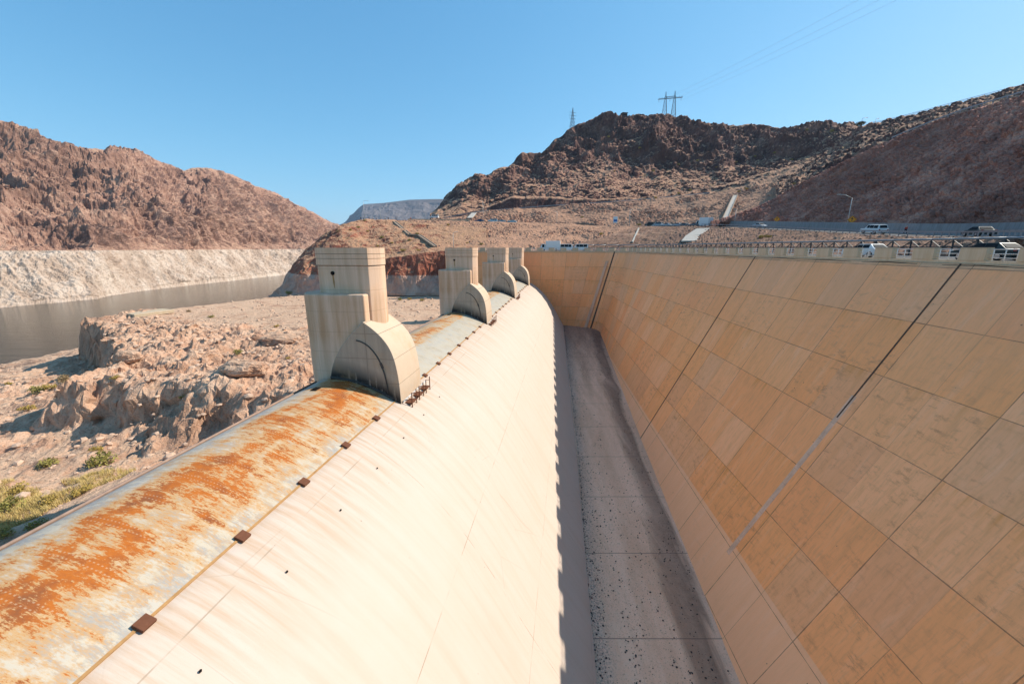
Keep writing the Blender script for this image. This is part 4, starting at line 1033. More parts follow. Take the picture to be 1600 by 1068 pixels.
def make_car(name, kind, mat):
    """x forward, origin on the road under the middle"""
    t = thing(name)
    if kind == 'suv':   L_, Wd, r = 5.0, 1.95, .38; out_ = [(-2.5, .45), (-2.5, 1.05), (2.35, 1.0), (2.5, .8), (2.5, .4)]; cab = (-2.42, 1.05, -2.15, 1.82, .75, 1.82, 1.45, 1.04); div = [-2.05, -.95, .15, .95]
    elif kind == 'sedan': L_, Wd, r = 4.8, 1.85, .33; out_ = [(-2.4, .38), (-2.4, .92), (-1.6, .98), (1.2, .93), (2.3, .74), (2.4, .6), (2.4, .32)]; cab = (-1.95, .95, -1.15, 1.44, .25, 1.44, 1.15, .92); div = [-1.2, -.30, .45]
    elif kind == 'van': L_, Wd, r = 5.4, 2.0, .36; out_ = [(-2.7, .45), (-2.7, 1.15), (2.2, 1.12), (2.7, .95), (2.7, .4)]; cab = (-2.68, 1.15, -2.62, 2.25, 1.15, 2.25, 1.95, 1.12); div = [-2.4, -1.1, .2, 1.25]
    elif kind == 'truck': L_, Wd, r = 7.0, 2.3, .42; out_ = [(-3.5, .6), (-3.5, 1.0), (1.6, 1.0), (3.5, 1.15), (3.5, .45)]; cab = (1.5, 1.0, 1.6, 2.3, 2.6, 2.3, 3.2, 1.14); div = [1.75, 2.6]
    else: L_, Wd, r = 5.6, 1.95, .40; out_ = [(-2.8, .55), (-2.8, 1.05), (-.6, 1.05), (2.5, 1.05), (2.8, .85), (2.8, .42)]; cab = (-.75, 1.05, -.6, 1.80, .75, 1.80, 1.5, 1.04); div = [-.55, .3, 1.0]
    ax = L_ * .30
    low_ = [(-L_ / 2 + .05, .30)]
    for xc in (-ax, ax): low_ += [(xc - r * 1.2, .28)] + [(xc + r * 1.18 * math.cos(a), .30 + r * 1.05 * math.sin(a)) for a in np.linspace(math.pi, 0, 9)] + [(xc + r * 1.2, .28)]
    low_ += [(L_ / 2 - .05, .30)]
    b = MB(); b.prism(low_ + list(reversed(out_))[0:], -Wd / 2, Wd / 2, 'y')
    x0, z0, x1, z1, x2, z2, x3, z3 = cab; hw, tw = Wd / 2 - .06, Wd / 2 - (.24 if kind != 'van' else .12)
    b.add([(x0, -hw, z0 - .05), (x3, -hw, z3 - .05), (x3, hw, z3 - .05), (x0, hw, z0 - .05), (x1, -tw, z1), (x2, -tw, z2), (x2, tw, z2), (x1, tw, z1)],
          [(0, 1, 5, 4), (2, 3, 7, 6), (1, 2, 6, 5), (3, 0, 4, 7), (4, 5, 6, 7), (0, 3, 2, 1)])
    b.build('body', mat, t, .06, 3)
    if kind == 'truck':
        MB().box((-1.05, 0, 2.15), (4.8, 2.3, 2.25)).build('cargo_box', PW, t, .05)
    # glass: side windows follow the cabin flank, split by pillars
    def side(x, f, s):                                          # point on the cabin side
        xa, xb = x0 + (x1 - x0) * f, x3 + (x2 - x3) * f; xx = min(max(x, xa + .10), xb - .10)
        return (xx, s * (hw + (tw - hw) * f), z0 + (z1 - z0) * f)
    dv = [div[0]] + div[1:]
    for s in (-1, 1):
        for k, (a, c_) in enumerate(zip(div, div[1:] + ([None] if kind == 'sedan' else []))):
            if c_ is None: c_ = x3
            quad_panel(t, [side(a + .04, .12, s), side(c_ - .04, .12, s), side(c_ - .04, .86, s), side(a + .04, .86, s)], .012, M_GLASS)
    fr = lambda f, y: (x3 + (x2 - x3) * f, y * (hw + (tw - hw) * f), z3 + (z2 - z3) * f); rr = lambda f, y: (x0 + (x1 - x0) * f, y * (hw + (tw - hw) * f), z0 + (z1 - z0) * f)
    quad_panel(t, [fr(.1, -.88), fr(.1, .88), fr(.9, .86), fr(.9, -.86)], .014, M_GLASS, 'windscreen')
    if kind != 'truck': quad_panel(t, [rr(.2, -.85), rr(.2, .85), rr(.88, .82), rr(.88, -.82)], .014, M_GLASS, 'rear_window')
    for s in (-1, 1):
        MB().box((L_ / 2 - .02, s * (Wd / 2 - .28), .74), (.10, .36, .15)).build('headlight', M_HEAD, t, .03); MB().box((-L_ / 2 + .0, s * (Wd / 2 - .20), .86), (.08, .24, .22)).build('tail_light', M_TAIL, t, .02)
        for xc in (-ax, ax): wheel(t, xc, s * (Wd / 2 - .12), r)
    return t
CARG = 'vehicles on the roads round the spillway'
used = {}
def put_car(kind, mat, loc, rz, label, cat, name):
    key = (kind, mat.name)
    if key not in used:
        o = make_car(name, kind, mat); o.location = loc; o.rotation_euler = (0, 0, rz); used[key] = o; tag(o, label, cat, CARG)
    else:
        o = dup(used[key], loc, rz, label, CARG); o['category'] = cat
    return o
def road_car(px, off, kind, mat, label, cat, name='parked_car', back=False, dz=.03):
    s = s_of(px, off); p = urp(s, off, dz); t = [np.interp(s, rs, URT[:, k]) for k in range(2)]; t2 = urp(s + 1.5, off)[2] - urp(s - 1.5, off)[2]
    o = put_car(kind, mat, tuple(p), math.atan2(t[1], t[0]) + (math.pi if back else 0), label, cat, name); o.rotation_euler[1] = -math.atan2(t2, 3.0) * (-1 if back else 1); return o
road_car(1364, 3.2, 'suv', PW, 'large white sport utility vehicle on the upper road before the barrier wall', 'car', 'sport_utility_vehicle')
road_car(1527, 3.6, 'sedan', PD, 'dark green sedan at the far right of the upper road', 'car', 'sedan')
road_car(1187, 5.6, 'sedan', PS_, 'small silver car on the upper road left of the big white vehicle', 'car', 'sedan', True)
road_car(1099, 4.5, 'truck', PW, 'white box truck at the bend above the pale apron', 'truck', 'box_truck')
road_car(1119, 5.0, 'pickup', PD, 'black pickup just right of the white box truck', 'pickup', 'pickup_truck')
road_car(1085, 3.5, 'sedan', PG_, 'dark grey car just left of the white box truck', 'car', 'sedan')
road_car(1069, 4.4, 'sedan', PG_, 'grey car second to the left of the white box truck', 'car', 'sedan')
road_car(1059, 4.4, 'sedan', PS_, 'silver car third to the left of the white box truck', 'car', 'sedan')
road_car(1048, 6.0, 'sedan', PD, 'dark car between two silver cars on the bend', 'car', 'sedan')
road_car(1041, 4.0, 'sedan', PS_, 'silver car fifth to the left of the white box truck', 'car', 'sedan')
road_car(1028, 5.5, 'suv', PS_, 'silver high car on the upper road next to a dark one', 'car', 'sport_utility_vehicle')
road_car(1016, 5.5, 'suv', PD, 'black high car leading the row on the upper road', 'car', 'sport_utility_vehicle')
road_car(800, 6.0, 'sedan', PW, 'white car rightmost of three pale cars in the distant car park', 'car', 'sedan')
road_car(783, 6.0, 'sedan', PS_, 'silver car in the middle of three in the distant car park', 'car', 'sedan')
road_car(770, 6.0, 'suv', PW, 'white high car leftmost of three pale cars in the distant car park', 'car', 'sport_utility_vehicle')
road_car(716, 6.0, 'sedan', PB, 'blue car left of the white ramp in the distant car park', 'car', 'sedan')
road_car(749, 6.5, 'sedan', PB, 'blue car right of the white ramp in the distant car park', 'car', 'sedan')
def lower_car(px, off, kind, mat, label, cat, name, back=False):
    us_ = np.arange(10, UEND - 5, .5); pp = np.array([toppt(u, off, -1.03) for u in us_]); x = 800 + F * pp[:, 0] / (pp[:, 1] * CP - pp[:, 2] * SP)
    k = int(np.argmin(np.abs(x - px))); u = us_[k]; a, b = np.array(toppt(u - 1, off, -1.03)), np.array(toppt(u + 1, off, -1.03)); t = b - a
    return put_car(kind, mat, tuple(toppt(u, off, -1.03)), math.atan2(t[1], t[0]) + (math.pi if back else 0), label, cat, name)
lower_car(1353, 4.5, 'sedan', PW, 'white car half hidden behind the near parapet gaps', 'car', 'sedan')
#lower_car(1413, 4.8, 'sedan', PS_, 'silver car seen only through the railing of a parapet gap', 'car', 'sedan')
lower_car(1541, 5.0, 'sedan', PD, 'dark car behind the parapet at the far right', 'car', 'sedan')
lower_car(858, 4.0, 'truck', PW, 'white box truck behind the parapet of the end wall', 'truck', 'box_truck')
lower_car(888, 4.0, 'van', PW, 'white van just right of the truck behind the end wall', 'van', 'van', True)
lower_car(905, 4.2, 'van', PW, 'white van with dark windscreen, rightmost behind the end wall', 'van', 'van')
h_ = P(679, 341, 262); put_car('van', PW, tuple(h_), R(170), 'white van at the left foot of the dark hill', 'van', 'van')

# ------------------------------------------------------------------ lamps, signs, pylons
M_LAMP = plain('lamp_post_paint', (.50, .48, .44), .5, .3)
def make_lamp(h, arm=2.0, rise=.35):
    t = thing('street_lamp')
    MB().tube([(0, 0, .3), (0, 0, h)], [.11, .07], 8).build('pole', M_LAMP, t); MB().box((0, 0, .0), (.5, .5, .9)).build('base', M_BARR, t, .03)
    MB().tube([(0, 0, h - .05), (arm * .5, 0, h + rise * .7), (arm, 0, h + rise)], .06, 6).build('arm', M_LAMP, t)
    MB().box((arm + .3, 0, h + rise), (.75, .3, .16)).build('lamp_head', M_LAMP, t, .05)
    return t
LG = 'street lamps along the roads'
def lamp(loc, h, rz, label, arm=2.0, rise=.35):
    o = make_lamp(h, arm, rise); o.location = loc; o.rotation_euler = (0, 0, rz); tag(o, label, 'street lamp', LG)
def ray_lamp(px, off, py_top, rz, label, arm=2.0, rise=.35):
    p = on_road(px, off); dep = p[1]; top_ = P(px, py_top, dep); lamp(tuple(p), float(top_[2] - p[2]), rz, label, arm, rise)
ray_lamp(1322, 9.9, 309, R(160), 'tall street lamp with a long sloping arm in front of the rubble slope', 2.6, .9)
ray_lamp(983, 9.0, 328.5, R(40), 'street lamp with curved arm beside the blue and white board', 1.8, .6)
ray_lamp(870, 1.0, 331, R(180), 'plain lamp pole on the road above the end wall vans', .6, .1)
ray_lamp(755, .5, 314, R(180), 'lamp pole right of the white ramp', .6, .1)
ray_lamp(570, 6, 314, R(10), 'leftmost street lamp above the red bluff', 2.0, .2)
ray_lamp(595, 6, 324, R(10), 'street lamp second from the left on the car park terrace', 1.8, .3)
ray_lamp(661, 12, 336, R(10), 'short lamp pole in front of the far mesa', .8, .1)
ray_lamp(1147, 9.9, 327, R(180), 'thin pole at the left tip of the rubble slope', .5, .1)
q = np.array(toppt(157, 9, -1.0)); us_ = np.arange(140, UEND, .5); pp = np.array([toppt(u, 9, -1.0) for u in us_]); k = int(np.argmin(np.abs(800 + F * pp[:, 0] / (pp[:, 1] * CP + SP) - 696)))
lamp(tuple(pp[k]), float(P(696, 364, pp[k][1])[2] + 1.0), R(30), 'pale street lamp behind the second pier on the lower road', 1.2, .5)
lamp(tuple(P(1345, 199, 184)), 3.4, R(15), 'street lamp on the skyline beside the ridge tree', 2.2, .5); lamp(tuple(P(1366, 198, 180)), 2.6, R(25), 'smaller street lamp on the skyline right of the ridge tree', 1.6, .7)

M_YEL = plain('sign_yellow', (.88, .30, .015), .5, .3); M_BLK = plain('sign_black', (.02, .02, .02), .6, .3); M_BLUE = plain('sign_blue', (.08, .18, .42), .5, .3); M_SWH = plain('sign_white', (.78, .78, .76), .5, .3)
def warn_sign(px, off, label, s=1.0):
    p = on_road(px, off); t = thing('warning_sign', tuple(p), math.atan2(-p[0], p[1]) * 1.0, label, 'road sign', 'yellow diamond road signs')
    MB().tube([(0, .05, 0), (0, .05, 3.2)], .045, 6).build('post', M_STEEL, t)
    k = .95 * s; MB().prism([(0, 2.7 - k), (k, 2.7), (0, 2.7 + k), (-k, 2.7)], -.03, .0, 'y').build('panel', M_YEL, t)
    e = k * .86; m = MB()
    for a, b in (((0, -e), (e, 0)), ((e, 0), (0, e)), ((0, e), (-e, 0)), ((-e, 0), (0, -e))): m.bar((a[0], -.035, 2.7 + a[1]), (b[0], -.035, 2.7 + b[1]), .05, .05)
    m.build('border', M_BLK, t); m = MB(); m.bar((0, -.04, 2.25), (0, -.04, 2.95), .10, .02); m.prism([(-.25, 2.85), (.25, 2.85), (0, 3.2)], -.05, -.032, 'y'); m.build('arrow', M_BLK, t)
warn_sign(1328, 9.75, 'yellow diamond road sign next to the tall lamp'); warn_sign(1212, 9.75, 'yellow diamond road sign by the tip of the rubble slope')
p = on_road(961, 9.0); t = thing('notice_board', tuple(p), math.atan2(-p[0], p[1]), 'blue and white notice board standing below the embankment', 'notice board')
MB().box((0, 0, 3.1), (2.0, .12, 2.9)).build('panel', M_SWH, t, .03); MB().box((0, -.08, 2.7), (1.6, .03, 1.1)).build('blue_field', M_BLUE, t)
for x in (-.8, .8): MB().bar((x, .05, 0), (x, .05, 2.0), .12, .12).build('post', M_STEEL, t)

M_PYL = plain('pylon_steel', (.115, .12, .125), .6, .4, .5)
def lattice(m, cx, cy, w0, w1, z0, z1, n_, r=.12):
    zs = np.linspace(z0, z1, n_ + 1); ws = np.linspace(w0, w1, n_ + 1); C4 = ((-1, -1), (1, -1), (1, 1), (-1, 1))
    pt = lambda k, c_: (cx + C4[c_][0] * ws[k] / 2, cy + C4[c_][1] * ws[k] / 2, zs[k])
    for k in range(n_):
        for c_ in range(4):
            d = (c_ + 1) % 4; m.bar(pt(k, c_), pt(k + 1, c_), r * 1.4, r * 1.4); m.bar(pt(k, c_), pt(k + 1, d), r, r); m.bar(pt(k, d), pt(k + 1, c_), r, r); m.bar(pt(k + 1, c_), pt(k + 1, d), r, r)
p = P(1045, 188, 424); z0 = p[2]; sc_ = 424 / 637
pyl = thing('power_pylon', tuple(p), R(-14), 'wide twin mast power pylon on the top of the dark hill', 'pylon')
m = MB(); lattice(m, -4.6, 0, 5.2, 1.6, -2, 20, 6); m.build('mast', M_PYL, pyl); m = MB(); lattice(m, 3.6, 0, 5.2, 1.6, -2, 20, 6); m.build('mast', M_PYL, pyl)
m = MB()
for s in (-.6, .6):
    m.bar((-11.5, s, 19), (10.5, s, 19), .22, .22); m.bar((-5, s, 20.6), (4, s, 20.6), .18, .18)
    for x in np.arange(-11, 10, 2.2): m.bar((x, s, 19), (x + 1.1, s, 20.2), .12, .12); m.bar((x + 1.1, s, 20.2), (x + 2.2, s, 19), .12, .12)
m.build('crossarm', M_PYL, pyl)
for x in (-4.6, 3.6): m = MB(); lattice(m, x, 0, 1.5, .3, 20, 25, 2, .1); m.build('peak', M_PYL, pyl)
for x in (-10.5, -.5, 9.5): MB().tube([(x, 0, 18.9), (x, 0, 16.6)], .14, 6).build('insulator', M_PYL, pyl)
p2 = P(894, 204, 412); py2 = thing('power_pylon', tuple(p2), R(20), 'slender single mast power pylon on the left shoulder of the dark hill', 'pylon')
m = MB(); lattice(m, 0, 0, 4.6, 1.0, -1.5, 15.5, 6, .10); m.build('mast', M_PYL, py2); m = MB(); lattice(m, 0, 0, 1.0, .2, 15.5, 19.5, 2, .08); m.build('peak', M_PYL, py2)
for z, w_ in ((15.4, 3.4), (12.8, 3.8), (10.2, 3.4)): MB().bar((-w_, 0, z), (w_, 0, z), .2, .22).build('crossarm', M_PYL, py2)
M_WIRE = plain('wire', (.25, .27, .30), .6, .3)
for i_, (x1, lab) in enumerate(((1318, 'upper left power line crossing the sky from the twin mast pylon'), (1349, 'middle power line crossing the sky from the twin mast pylon'), (1376, 'lower right power line crossing the sky from the twin mast pylon'))):
    a = Vector(p) + Matrix.Rotation(R(-14), 3, 'Z') @ Vector(((-10.5, -.5, 9.5)[i_], 0, 16.6)); b = Vector(P(x1, 0, 215)); e = b + (b - a) * .9; pts = []
    for t_ in np.linspace(0, 1, 30): c_ = a.lerp(e, t_); c_.z -= 7 * math.sin(math.pi * t_) * .5; pts.append(c_)
    tag(MB().tube(pts, .032, 5).build('power_line', M_WIRE), lab, 'power line', 'overhead power lines')
# lookout hut on the summit
p = P(975, 184.5, 419); q = drop(p[0], p[1], ['dark_hill']); p[2] = max(p[2] - 1.5, q.z if q else p[2]); t = thing('lookout_hut', tuple(p), R(12), 'small dark flat roofed hut on the summit of the hill', 'hut')
M_HUT = plain('hut_stone', (.075, .055, .05), .9, .1, var=.4, sc=1)
m = MB(); m.prism([(-2.9, -2), (-2.3, 3.2), (2.3, 3.2), (2.9, -2)], -2, 2, 'y'); m.build('wall', M_HUT, t, .1); MB().box((0, 0, 3.5), (5.6, 4.8, .5)).build('roof', M_HUT, t, .08); MB().box((0, -2.1, 1.9), (3.4, .3, .6)).build('window_slot', M_DARKHOLE, t)

# ------------------------------------------------------------------ people
M_SKIN = plain('skin', (.42, .25, .17), .6, .3); M_HAIR = plain('hair', (.03, .02, .015), .8, .2); M_TROU = plain('dark_trousers', (.03, .032, .045), .9, .1)
CLO = [plain('red_jacket', (.42, .04, .03), .9, .1), plain('dark_jacket', (.035, .035, .045), .9, .1), plain('pale_shirt', (.55, .52, .48), .9, .1)]
def skin_mesh(name, verts, edges, rad, mat, parent, lv=1):
    me = bpy.data.meshes.new(name); me.from_pydata(verts, edges, []); o = bpy.data.objects.new(name, me); COL.objects.link(o); me.materials.append(mat)
    m_ = o.modifiers.new('skin', 'SKIN'); m_.use_smooth_shade = True
    for i, r_ in enumerate(rad): me.skin_vertices[0].data[i].radius = (r_, r_) if not hasattr(r_, '__len__') else r_
    me.skin_vertices[0].data[0].use_root = True
    o.modifiers.new('sub', 'SUBSURF').levels = lv; o.modifiers['sub'].render_levels = lv; o.parent = parent; return o
def make_person(shirt, stride=.18):
    t = thing('person'); s = stride
    J = [(0, 0, .95), (0, 0, 1.15), (0, 0, 1.38), (0, .01, 1.50), (0, .015, 1.60), (0, .02, 1.70), (.09, 0, .90), (.10, s, .50), (.10, s * 1.3, .09), (.10, s * 1.3 + .14, .03), (-.09, 0, .90), (-.10, -s * .4, .50), (-.10, -s * 1.6, .10), (-.10, -s * 1.6 + .13, .03),
         (.19, 0, 1.40), (.24, -.05, 1.13), (.25, .06, .90), (.25, .10, .80), (-.19, 0, 1.40), (-.24, .05, 1.13), (-.25, .14, .92), (-.25, .19, .83)]
    E = [(0, 1), (1, 2), (2, 3), (3, 4), (4, 5), (0, 6), (6, 7), (7, 8), (8, 9), (0, 10), (10, 11), (11, 12), (12, 13), (2, 14), (14, 15), (15, 16), (16, 17), (2, 18), (18, 19), (19, 20), (20, 21)]
    Rr = [.13, .12, .13, .055, .085, .08, .085, .06, .042, .035, .085, .06, .042, .035, .055, .042, .032, .03, .055, .042, .032, .03]
    skin_mesh('body', J, E, Rr, M_SKIN, t)
    k = [1, 2, 14, 15, 16, 18, 19, 20, 0]; mp = {v: i for i, v in enumerate(k)}
    skin_mesh('jacket', [J[i] for i in k], [(mp[a], mp[b]) for a, b in ((0, 1), (1, 2), (2, 14), (14, 15), (15, 16), (2, 18), (18, 19), (19, 20))], [.145, .15, .072, .058, .046, .072, .058, .046, .15], shirt, t)
    k = [0, 6, 7, 8, 10, 11, 12]; mp = {v: i for i, v in enumerate(k)}
    skin_mesh('trousers', [J[i] for i in k], [(mp[a], mp[b]) for a, b in ((0, 6), (6, 7), (7, 8), (0, 10), (10, 11), (11, 12))], [.14, .10, .076, .06, .10, .076, .06], M_TROU, t)
    skin_mesh('hair', [(0, -.01, 1.66), (0, -.02, 1.75)], [(0, 1)], [.088, .085], M_HAIR, t)
    return t
pm = {}
def person(loc, rz, c_, label, group=None):
    if c_ not in pm: o = make_person(CLO[c_]); pm[c_] = o; o.location = loc; o.rotation_euler = (0, 0, rz)
    else: o = dup(pm[c_], loc, rz)
    tag(o, label, 'person', group); return o
p = on_road(1414, 7.6); person(tuple(p + np.array((0, 0, .02))), R(100), 0, 'person in a red jacket walking beside the grey barrier wall')
PGp = 'people at the overlook above the red bluff'
for x, off, c_, rz, lab in ((564, 1.4, 1, 10, 'leftmost dark dressed person at the overlook above the red bluff'), (568, 2.6, 1, 120, 'dark dressed person at the overlook just left of the tallest lamp foot'), (577, 1.6, 1, 60, 'dark dressed person standing at the overlook right of the tallest lamp'),
                       (583, 2.2, 2, 200, 'person in a pale shirt at the middle of the overlook'), (588, 1.2, 1, 300, 'dark dressed person at the overlook left of the second lamp'), (602, 1.6, 2, 20, 'person in a pale shirt at the top of the stepped flume'), (607, 2.6, 1, 180, 'dark dressed person at the top of the stepped flume'), (619, 1.5, 1, 90, 'dark dressed person standing right of the stepped flume'), (642, 1.6, 0, 45, 'person in a red jacket at the right end of the overlook')):
    person(tuple(on_road(x, off) + np.array((0, 0, .02))), R(rz), c_, lab, PGp)

# ------------------------------------------------------------------ vegetation and stones
def mat_leaf(name, a, b):
    g = G(name, .9, .1); f = g.noise(g.obj, 3.0, 4, .7); return g.out(g.mix(f, a, b), None)
M_LGRN, M_LYEL, M_LDRY = mat_leaf('green_leaf', (.18, .165, .045), (.36, .30, .09)), mat_leaf('yellow_leaf', (.32, .22, .05), (.50, .36, .11)), mat_leaf('dry_leaf', (.24, .16, .08), (.40, .28, .15))
M_TWIG = plain('twig', (.16, .11, .07), .9, .1)
def leaf_cloud(n, rx, ry, rz, size, seed, zbase=0, lobes=5):
    rg = random.Random(seed); m = MB(); cs = [(rg.uniform(-.5, .5) * rx, rg.uniform(-.5, .5) * ry, rg.uniform(.3, .75) * rz, rg.uniform(.35, .6)) for _ in range(lobes)]
    for _ in range(n):
        c_ = rg.choice(cs); d = Vector((rg.gauss(0, 1), rg.gauss(0, 1), rg.gauss(0, 1))).normalized() * rg.uniform(.45, 1) * c_[3]
        p = Vector((c_[0] + d.x * rx, c_[1] + d.y * ry, max(.02, c_[2] + d.z * rz * .9) + zbase)); u = Vector((rg.gauss(0, 1), rg.gauss(0, 1), rg.gauss(0, 1) + .4)).normalized(); v = u.orthogonal().normalized(); w_ = u.cross(v); k = size * rg.uniform(.5, 1.3)
        m.add([p - v * k * .35, p + w_ * k, p + v * k * .35, p - w_ * k * .6], [(0, 1, 2, 3)])
    return m
def make_shrub(mat, seed, n=420):
    t = thing('shrub'); leaf_cloud(n, 1.0, .9, .75, .13, seed).build('foliage', mat, t); m = MB(); rg = random.Random(seed)
    for _ in range(9): a = rg.uniform(0, 6.28); m.tube([(0, 0, -.15), (.25 * math.cos(a), .25 * math.sin(a), .25), (.6 * math.cos(a), .6 * math.sin(a), rg.uniform(.4, .8))], [.025, .018, .008], 5)
    m.build('stems', M_TWIG, t); return t
SHP = {}
def shrub(loc, sc_, kind, label, group):
    if kind not in SHP:
        o = make_shrub({'green': M_LGRN, 'yellow': M_LYEL, 'dry': M_LDRY}[kind], len(SHP) + 3); SHP[kind] = o; o.location = loc; o.scale = (sc_,) * 3; o.rotation_euler = (0, 0, random.uniform(0, 6))
    else: o = dup(SHP[kind], loc, random.uniform(0, 6), scale=(sc_ * random.uniform(.9, 1.15), sc_ * random.uniform(.9, 1.15), sc_ * random.uniform(.75, 1.1)))
    tag(o, label, 'shrub', group)
near = [(160, 727, 2.2, 'green', 'largest yellow green bush on the bare ground below the rock outcrop'), (75, 728, 1.5, 'green', 'dark green bush left of the largest bush below the outcrop'), (95, 842, 1.3, 'green', 'dark bush touching the upstream edge of the rusty gate'),
        (12, 800, 1.6, 'green', 'bush at the left frame edge among dry grass'), (75, 786, 1.0, 'yellow', 'yellow bush among the dry grass in the lower left'), (128, 772, 1.1, 'yellow', 'yellow tuft right of the sandy path'), (30, 770, 1.2, 'yellow', 'yellow tuft at the left edge of the dry grass'),
        (60, 826, 1.0, 'green', 'small green bush in the lower left dry grass'), (8, 838, .9, 'green', 'small green bush in the lower left corner'), (62, 612, 2.0, 'green', 'green bush on the red dirt above the lake'), (82, 606, 1.4, 'yellow', 'yellow bush beside the green bush on the red dirt'),
        (14, 602, 1.2, 'yellow', 'small yellow bush nearest the shoreline at the left'), (42, 642, 1.2, 'yellow', 'yellow tuft on the slope below the red dirt'), (100, 595, 1.3, 'dry', 'dry bush on the red dirt near the bluff'), (150, 706, 1.0, 'yellow', 'yellow tuft just above the largest bush'),
        (210, 758, .8, 'yellow', 'yellow tuft between the largest bush and the gate'), (330, 496, 1.3, 'green', 'lone bush on the far edge of the flat lake bed'), (295, 487, .9, 'dry', 'dry tuft beside the pale slab'), (432, 511, .9, 'yellow', 'yellow tuft on the flat left of the nearest pier'),
        (372, 552, 1.0, 'green', 'small bush above the pale boulder'), (180, 592, .9, 'yellow', 'yellow tuft on top of the outcrop'), (285, 622, .8, 'yellow', 'yellow tuft in a hollow of the outcrop'), (450, 560, .7, 'yellow', 'yellow tuft close to the nearest pier'),
        (640, 468, 1.5, 'yellow', 'yellow bush at the foot of the pink cliff'), (660, 470, 1.4, 'yellow', 'yellow bush at the cliff foot beside the second pier'), (625, 469, 1.3, 'green', 'green bush at the foot of the pink cliff'), (452, 459, 2.2, 'green', 'dark bush at the foot of the red bluff by the water')]
for x, y, sc_, k, lab in near:
    h_ = hit(x, y)
    if h_: shrub(tuple(h_[0] - Vector((0, 0, .05))), sc_ * .8, k, lab, 'shrubs on the exposed lake bed')
rg = random.Random(5); cnt = 0
for x, y, k in [(1060, 303, 'yellow'), (1078, 298, 'yellow'), (1024, 310, 'yellow'), (1008, 312, 'yellow'), (998, 352, 'yellow'), (940, 367, 'yellow'), (910, 340, 'yellow'), (1155, 300, 'yellow'), (1166, 296, 'yellow'), (1190, 372, 'yellow'), (1200, 371, 'yellow'), (1240, 288, 'yellow'),
                (560, 356, 'green'), (548, 360, 'yellow'), (575, 362, 'yellow'), (597, 372, 'green'), (612, 380, 'yellow'), (590, 385, 'yellow'), (640, 376, 'green'), (652, 366, 'green'), (630, 392, 'yellow'), (655, 392, 'yellow'), (700, 352, 'yellow'), (730, 380, 'yellow'), (752, 382, 'green'), (570, 345, 'green'), (557, 344, 'green'), (528, 362, 'dry'),
                (1150, 254, 'yellow'), (1120, 262, 'yellow'), (1180, 246, 'yellow'), (1210, 240, 'green'), (1236, 250, 'yellow'), (1090, 252, 'yellow'), (1060, 258, 'yellow'), (1020, 268, 'yellow'), (960, 268, 'yellow'), (950, 215, 'yellow'), (1000, 232, 'yellow'), (1260, 204, 'green'), (1300, 206, 'green')]:
    h_ = hit(x, y)
    if h_:
        d = h_[0].length; shrub(tuple(h_[0] - Vector((0, 0, .1))), (1.0 + d / 260) * rg.uniform(.5, .8), k, 'small desert bush on the stony slopes above the spillway', 'desert bushes on the far slopes')
# ridge tree
p = P(1345, 201, 180); t = thing('ridge_tree', tuple(p), 0, 'small spreading tree on the skyline of the rocky ridge', 'tree')
m = MB(); m.tube([(0, 0, -1), (.1, 0, .5), (.0, .1, 1.2)], [.22, .16, .11], 7)
for a in range(6): m.tube([(0, .1, 1.1), (1.0 * math.cos(a), 1.0 * math.sin(a), 1.6), (2.2 * math.cos(a), 2.2 * math.sin(a), 1.9)], [.09, .06, .03], 5)
m.build('trunk', M_TWIG, t); leaf_cloud(900, 3.0, 3.0, 1.1, .26, 44, 1.3, 8).build('crown', mat_leaf('tree_leaf', (.05, .06, .025), (.11, .11, .045)), t)
# dry grass in the lower left
m = MB(); rg = random.Random(9)
for _ in range(8000):
    x, y = rg.uniform(-5, 215), rg.uniform(738, 865); 
    if y > 865 - x * .56: continue
    if vnoise(np.array([[x / 38, y / 22, 3.0]]), 4)[0] < -.3: continue
    H_ = 20.5; q = PH(x, y, H_); 
    k = int(np.argmin((BEDX - q[0]) ** 2 + (BEDY - q[1]) ** 2)) if _ < 1 else None
    m.v.append(tuple(q))
pts = np.array(m.v); zz = V_BED; fx, fy = BEDX.ravel(), BEDY.ravel(); G2 = {}
m = MB()
sel = (fy < 60) & (fx > -110); fx, fy, zz = fx[sel], fy[sel], np.asarray(zz)[sel]
for k0 in range(0, len(pts), 200):
    c_ = pts[k0:k0 + 200]; idx = np.argmin((fx[None] - c_[:, :1]) ** 2 + (fy[None] - c_[:, 1:2]) ** 2, 1)
    for (x, y, _z), i in zip(c_, idx):
        z = zz[i] - .03
        for b_ in range(3):
            a = rg.uniform(0, 6.28); h_ = rg.uniform(.18, .5); l_2 = rg.uniform(.05, .3); w_ = .022; xx, yy = x + rg.uniform(-.15, .15), y + rg.uniform(-.15, .15)
            m.add([(xx - w_ * math.sin(a), yy + w_ * math.cos(a), z), (xx + w_ * math.sin(a), yy - w_ * math.cos(a), z), (xx + l_2 * math.cos(a), yy + l_2 * math.sin(a), z + h_)], [(0, 1, 2)])
def mat_grass():
    g = G('dry_grass', .9, .1); f = g.noise(g.pos, .35, 5, .7); f2 = g.noise(g.pos, 3, 3)
    c = g.ramp(f, [(.35, (.56, .38, .12)), (.60, (.52, .37, .10)), (.74, (.24, .24, .06))]); return g.out(g.mix(f2, c, (.55, .42, .2)))
tag(m.build('dry_grass', mat_grass()), 'yellow dry grass growing on the ground at the lower left', 'grass', kind='stuff')
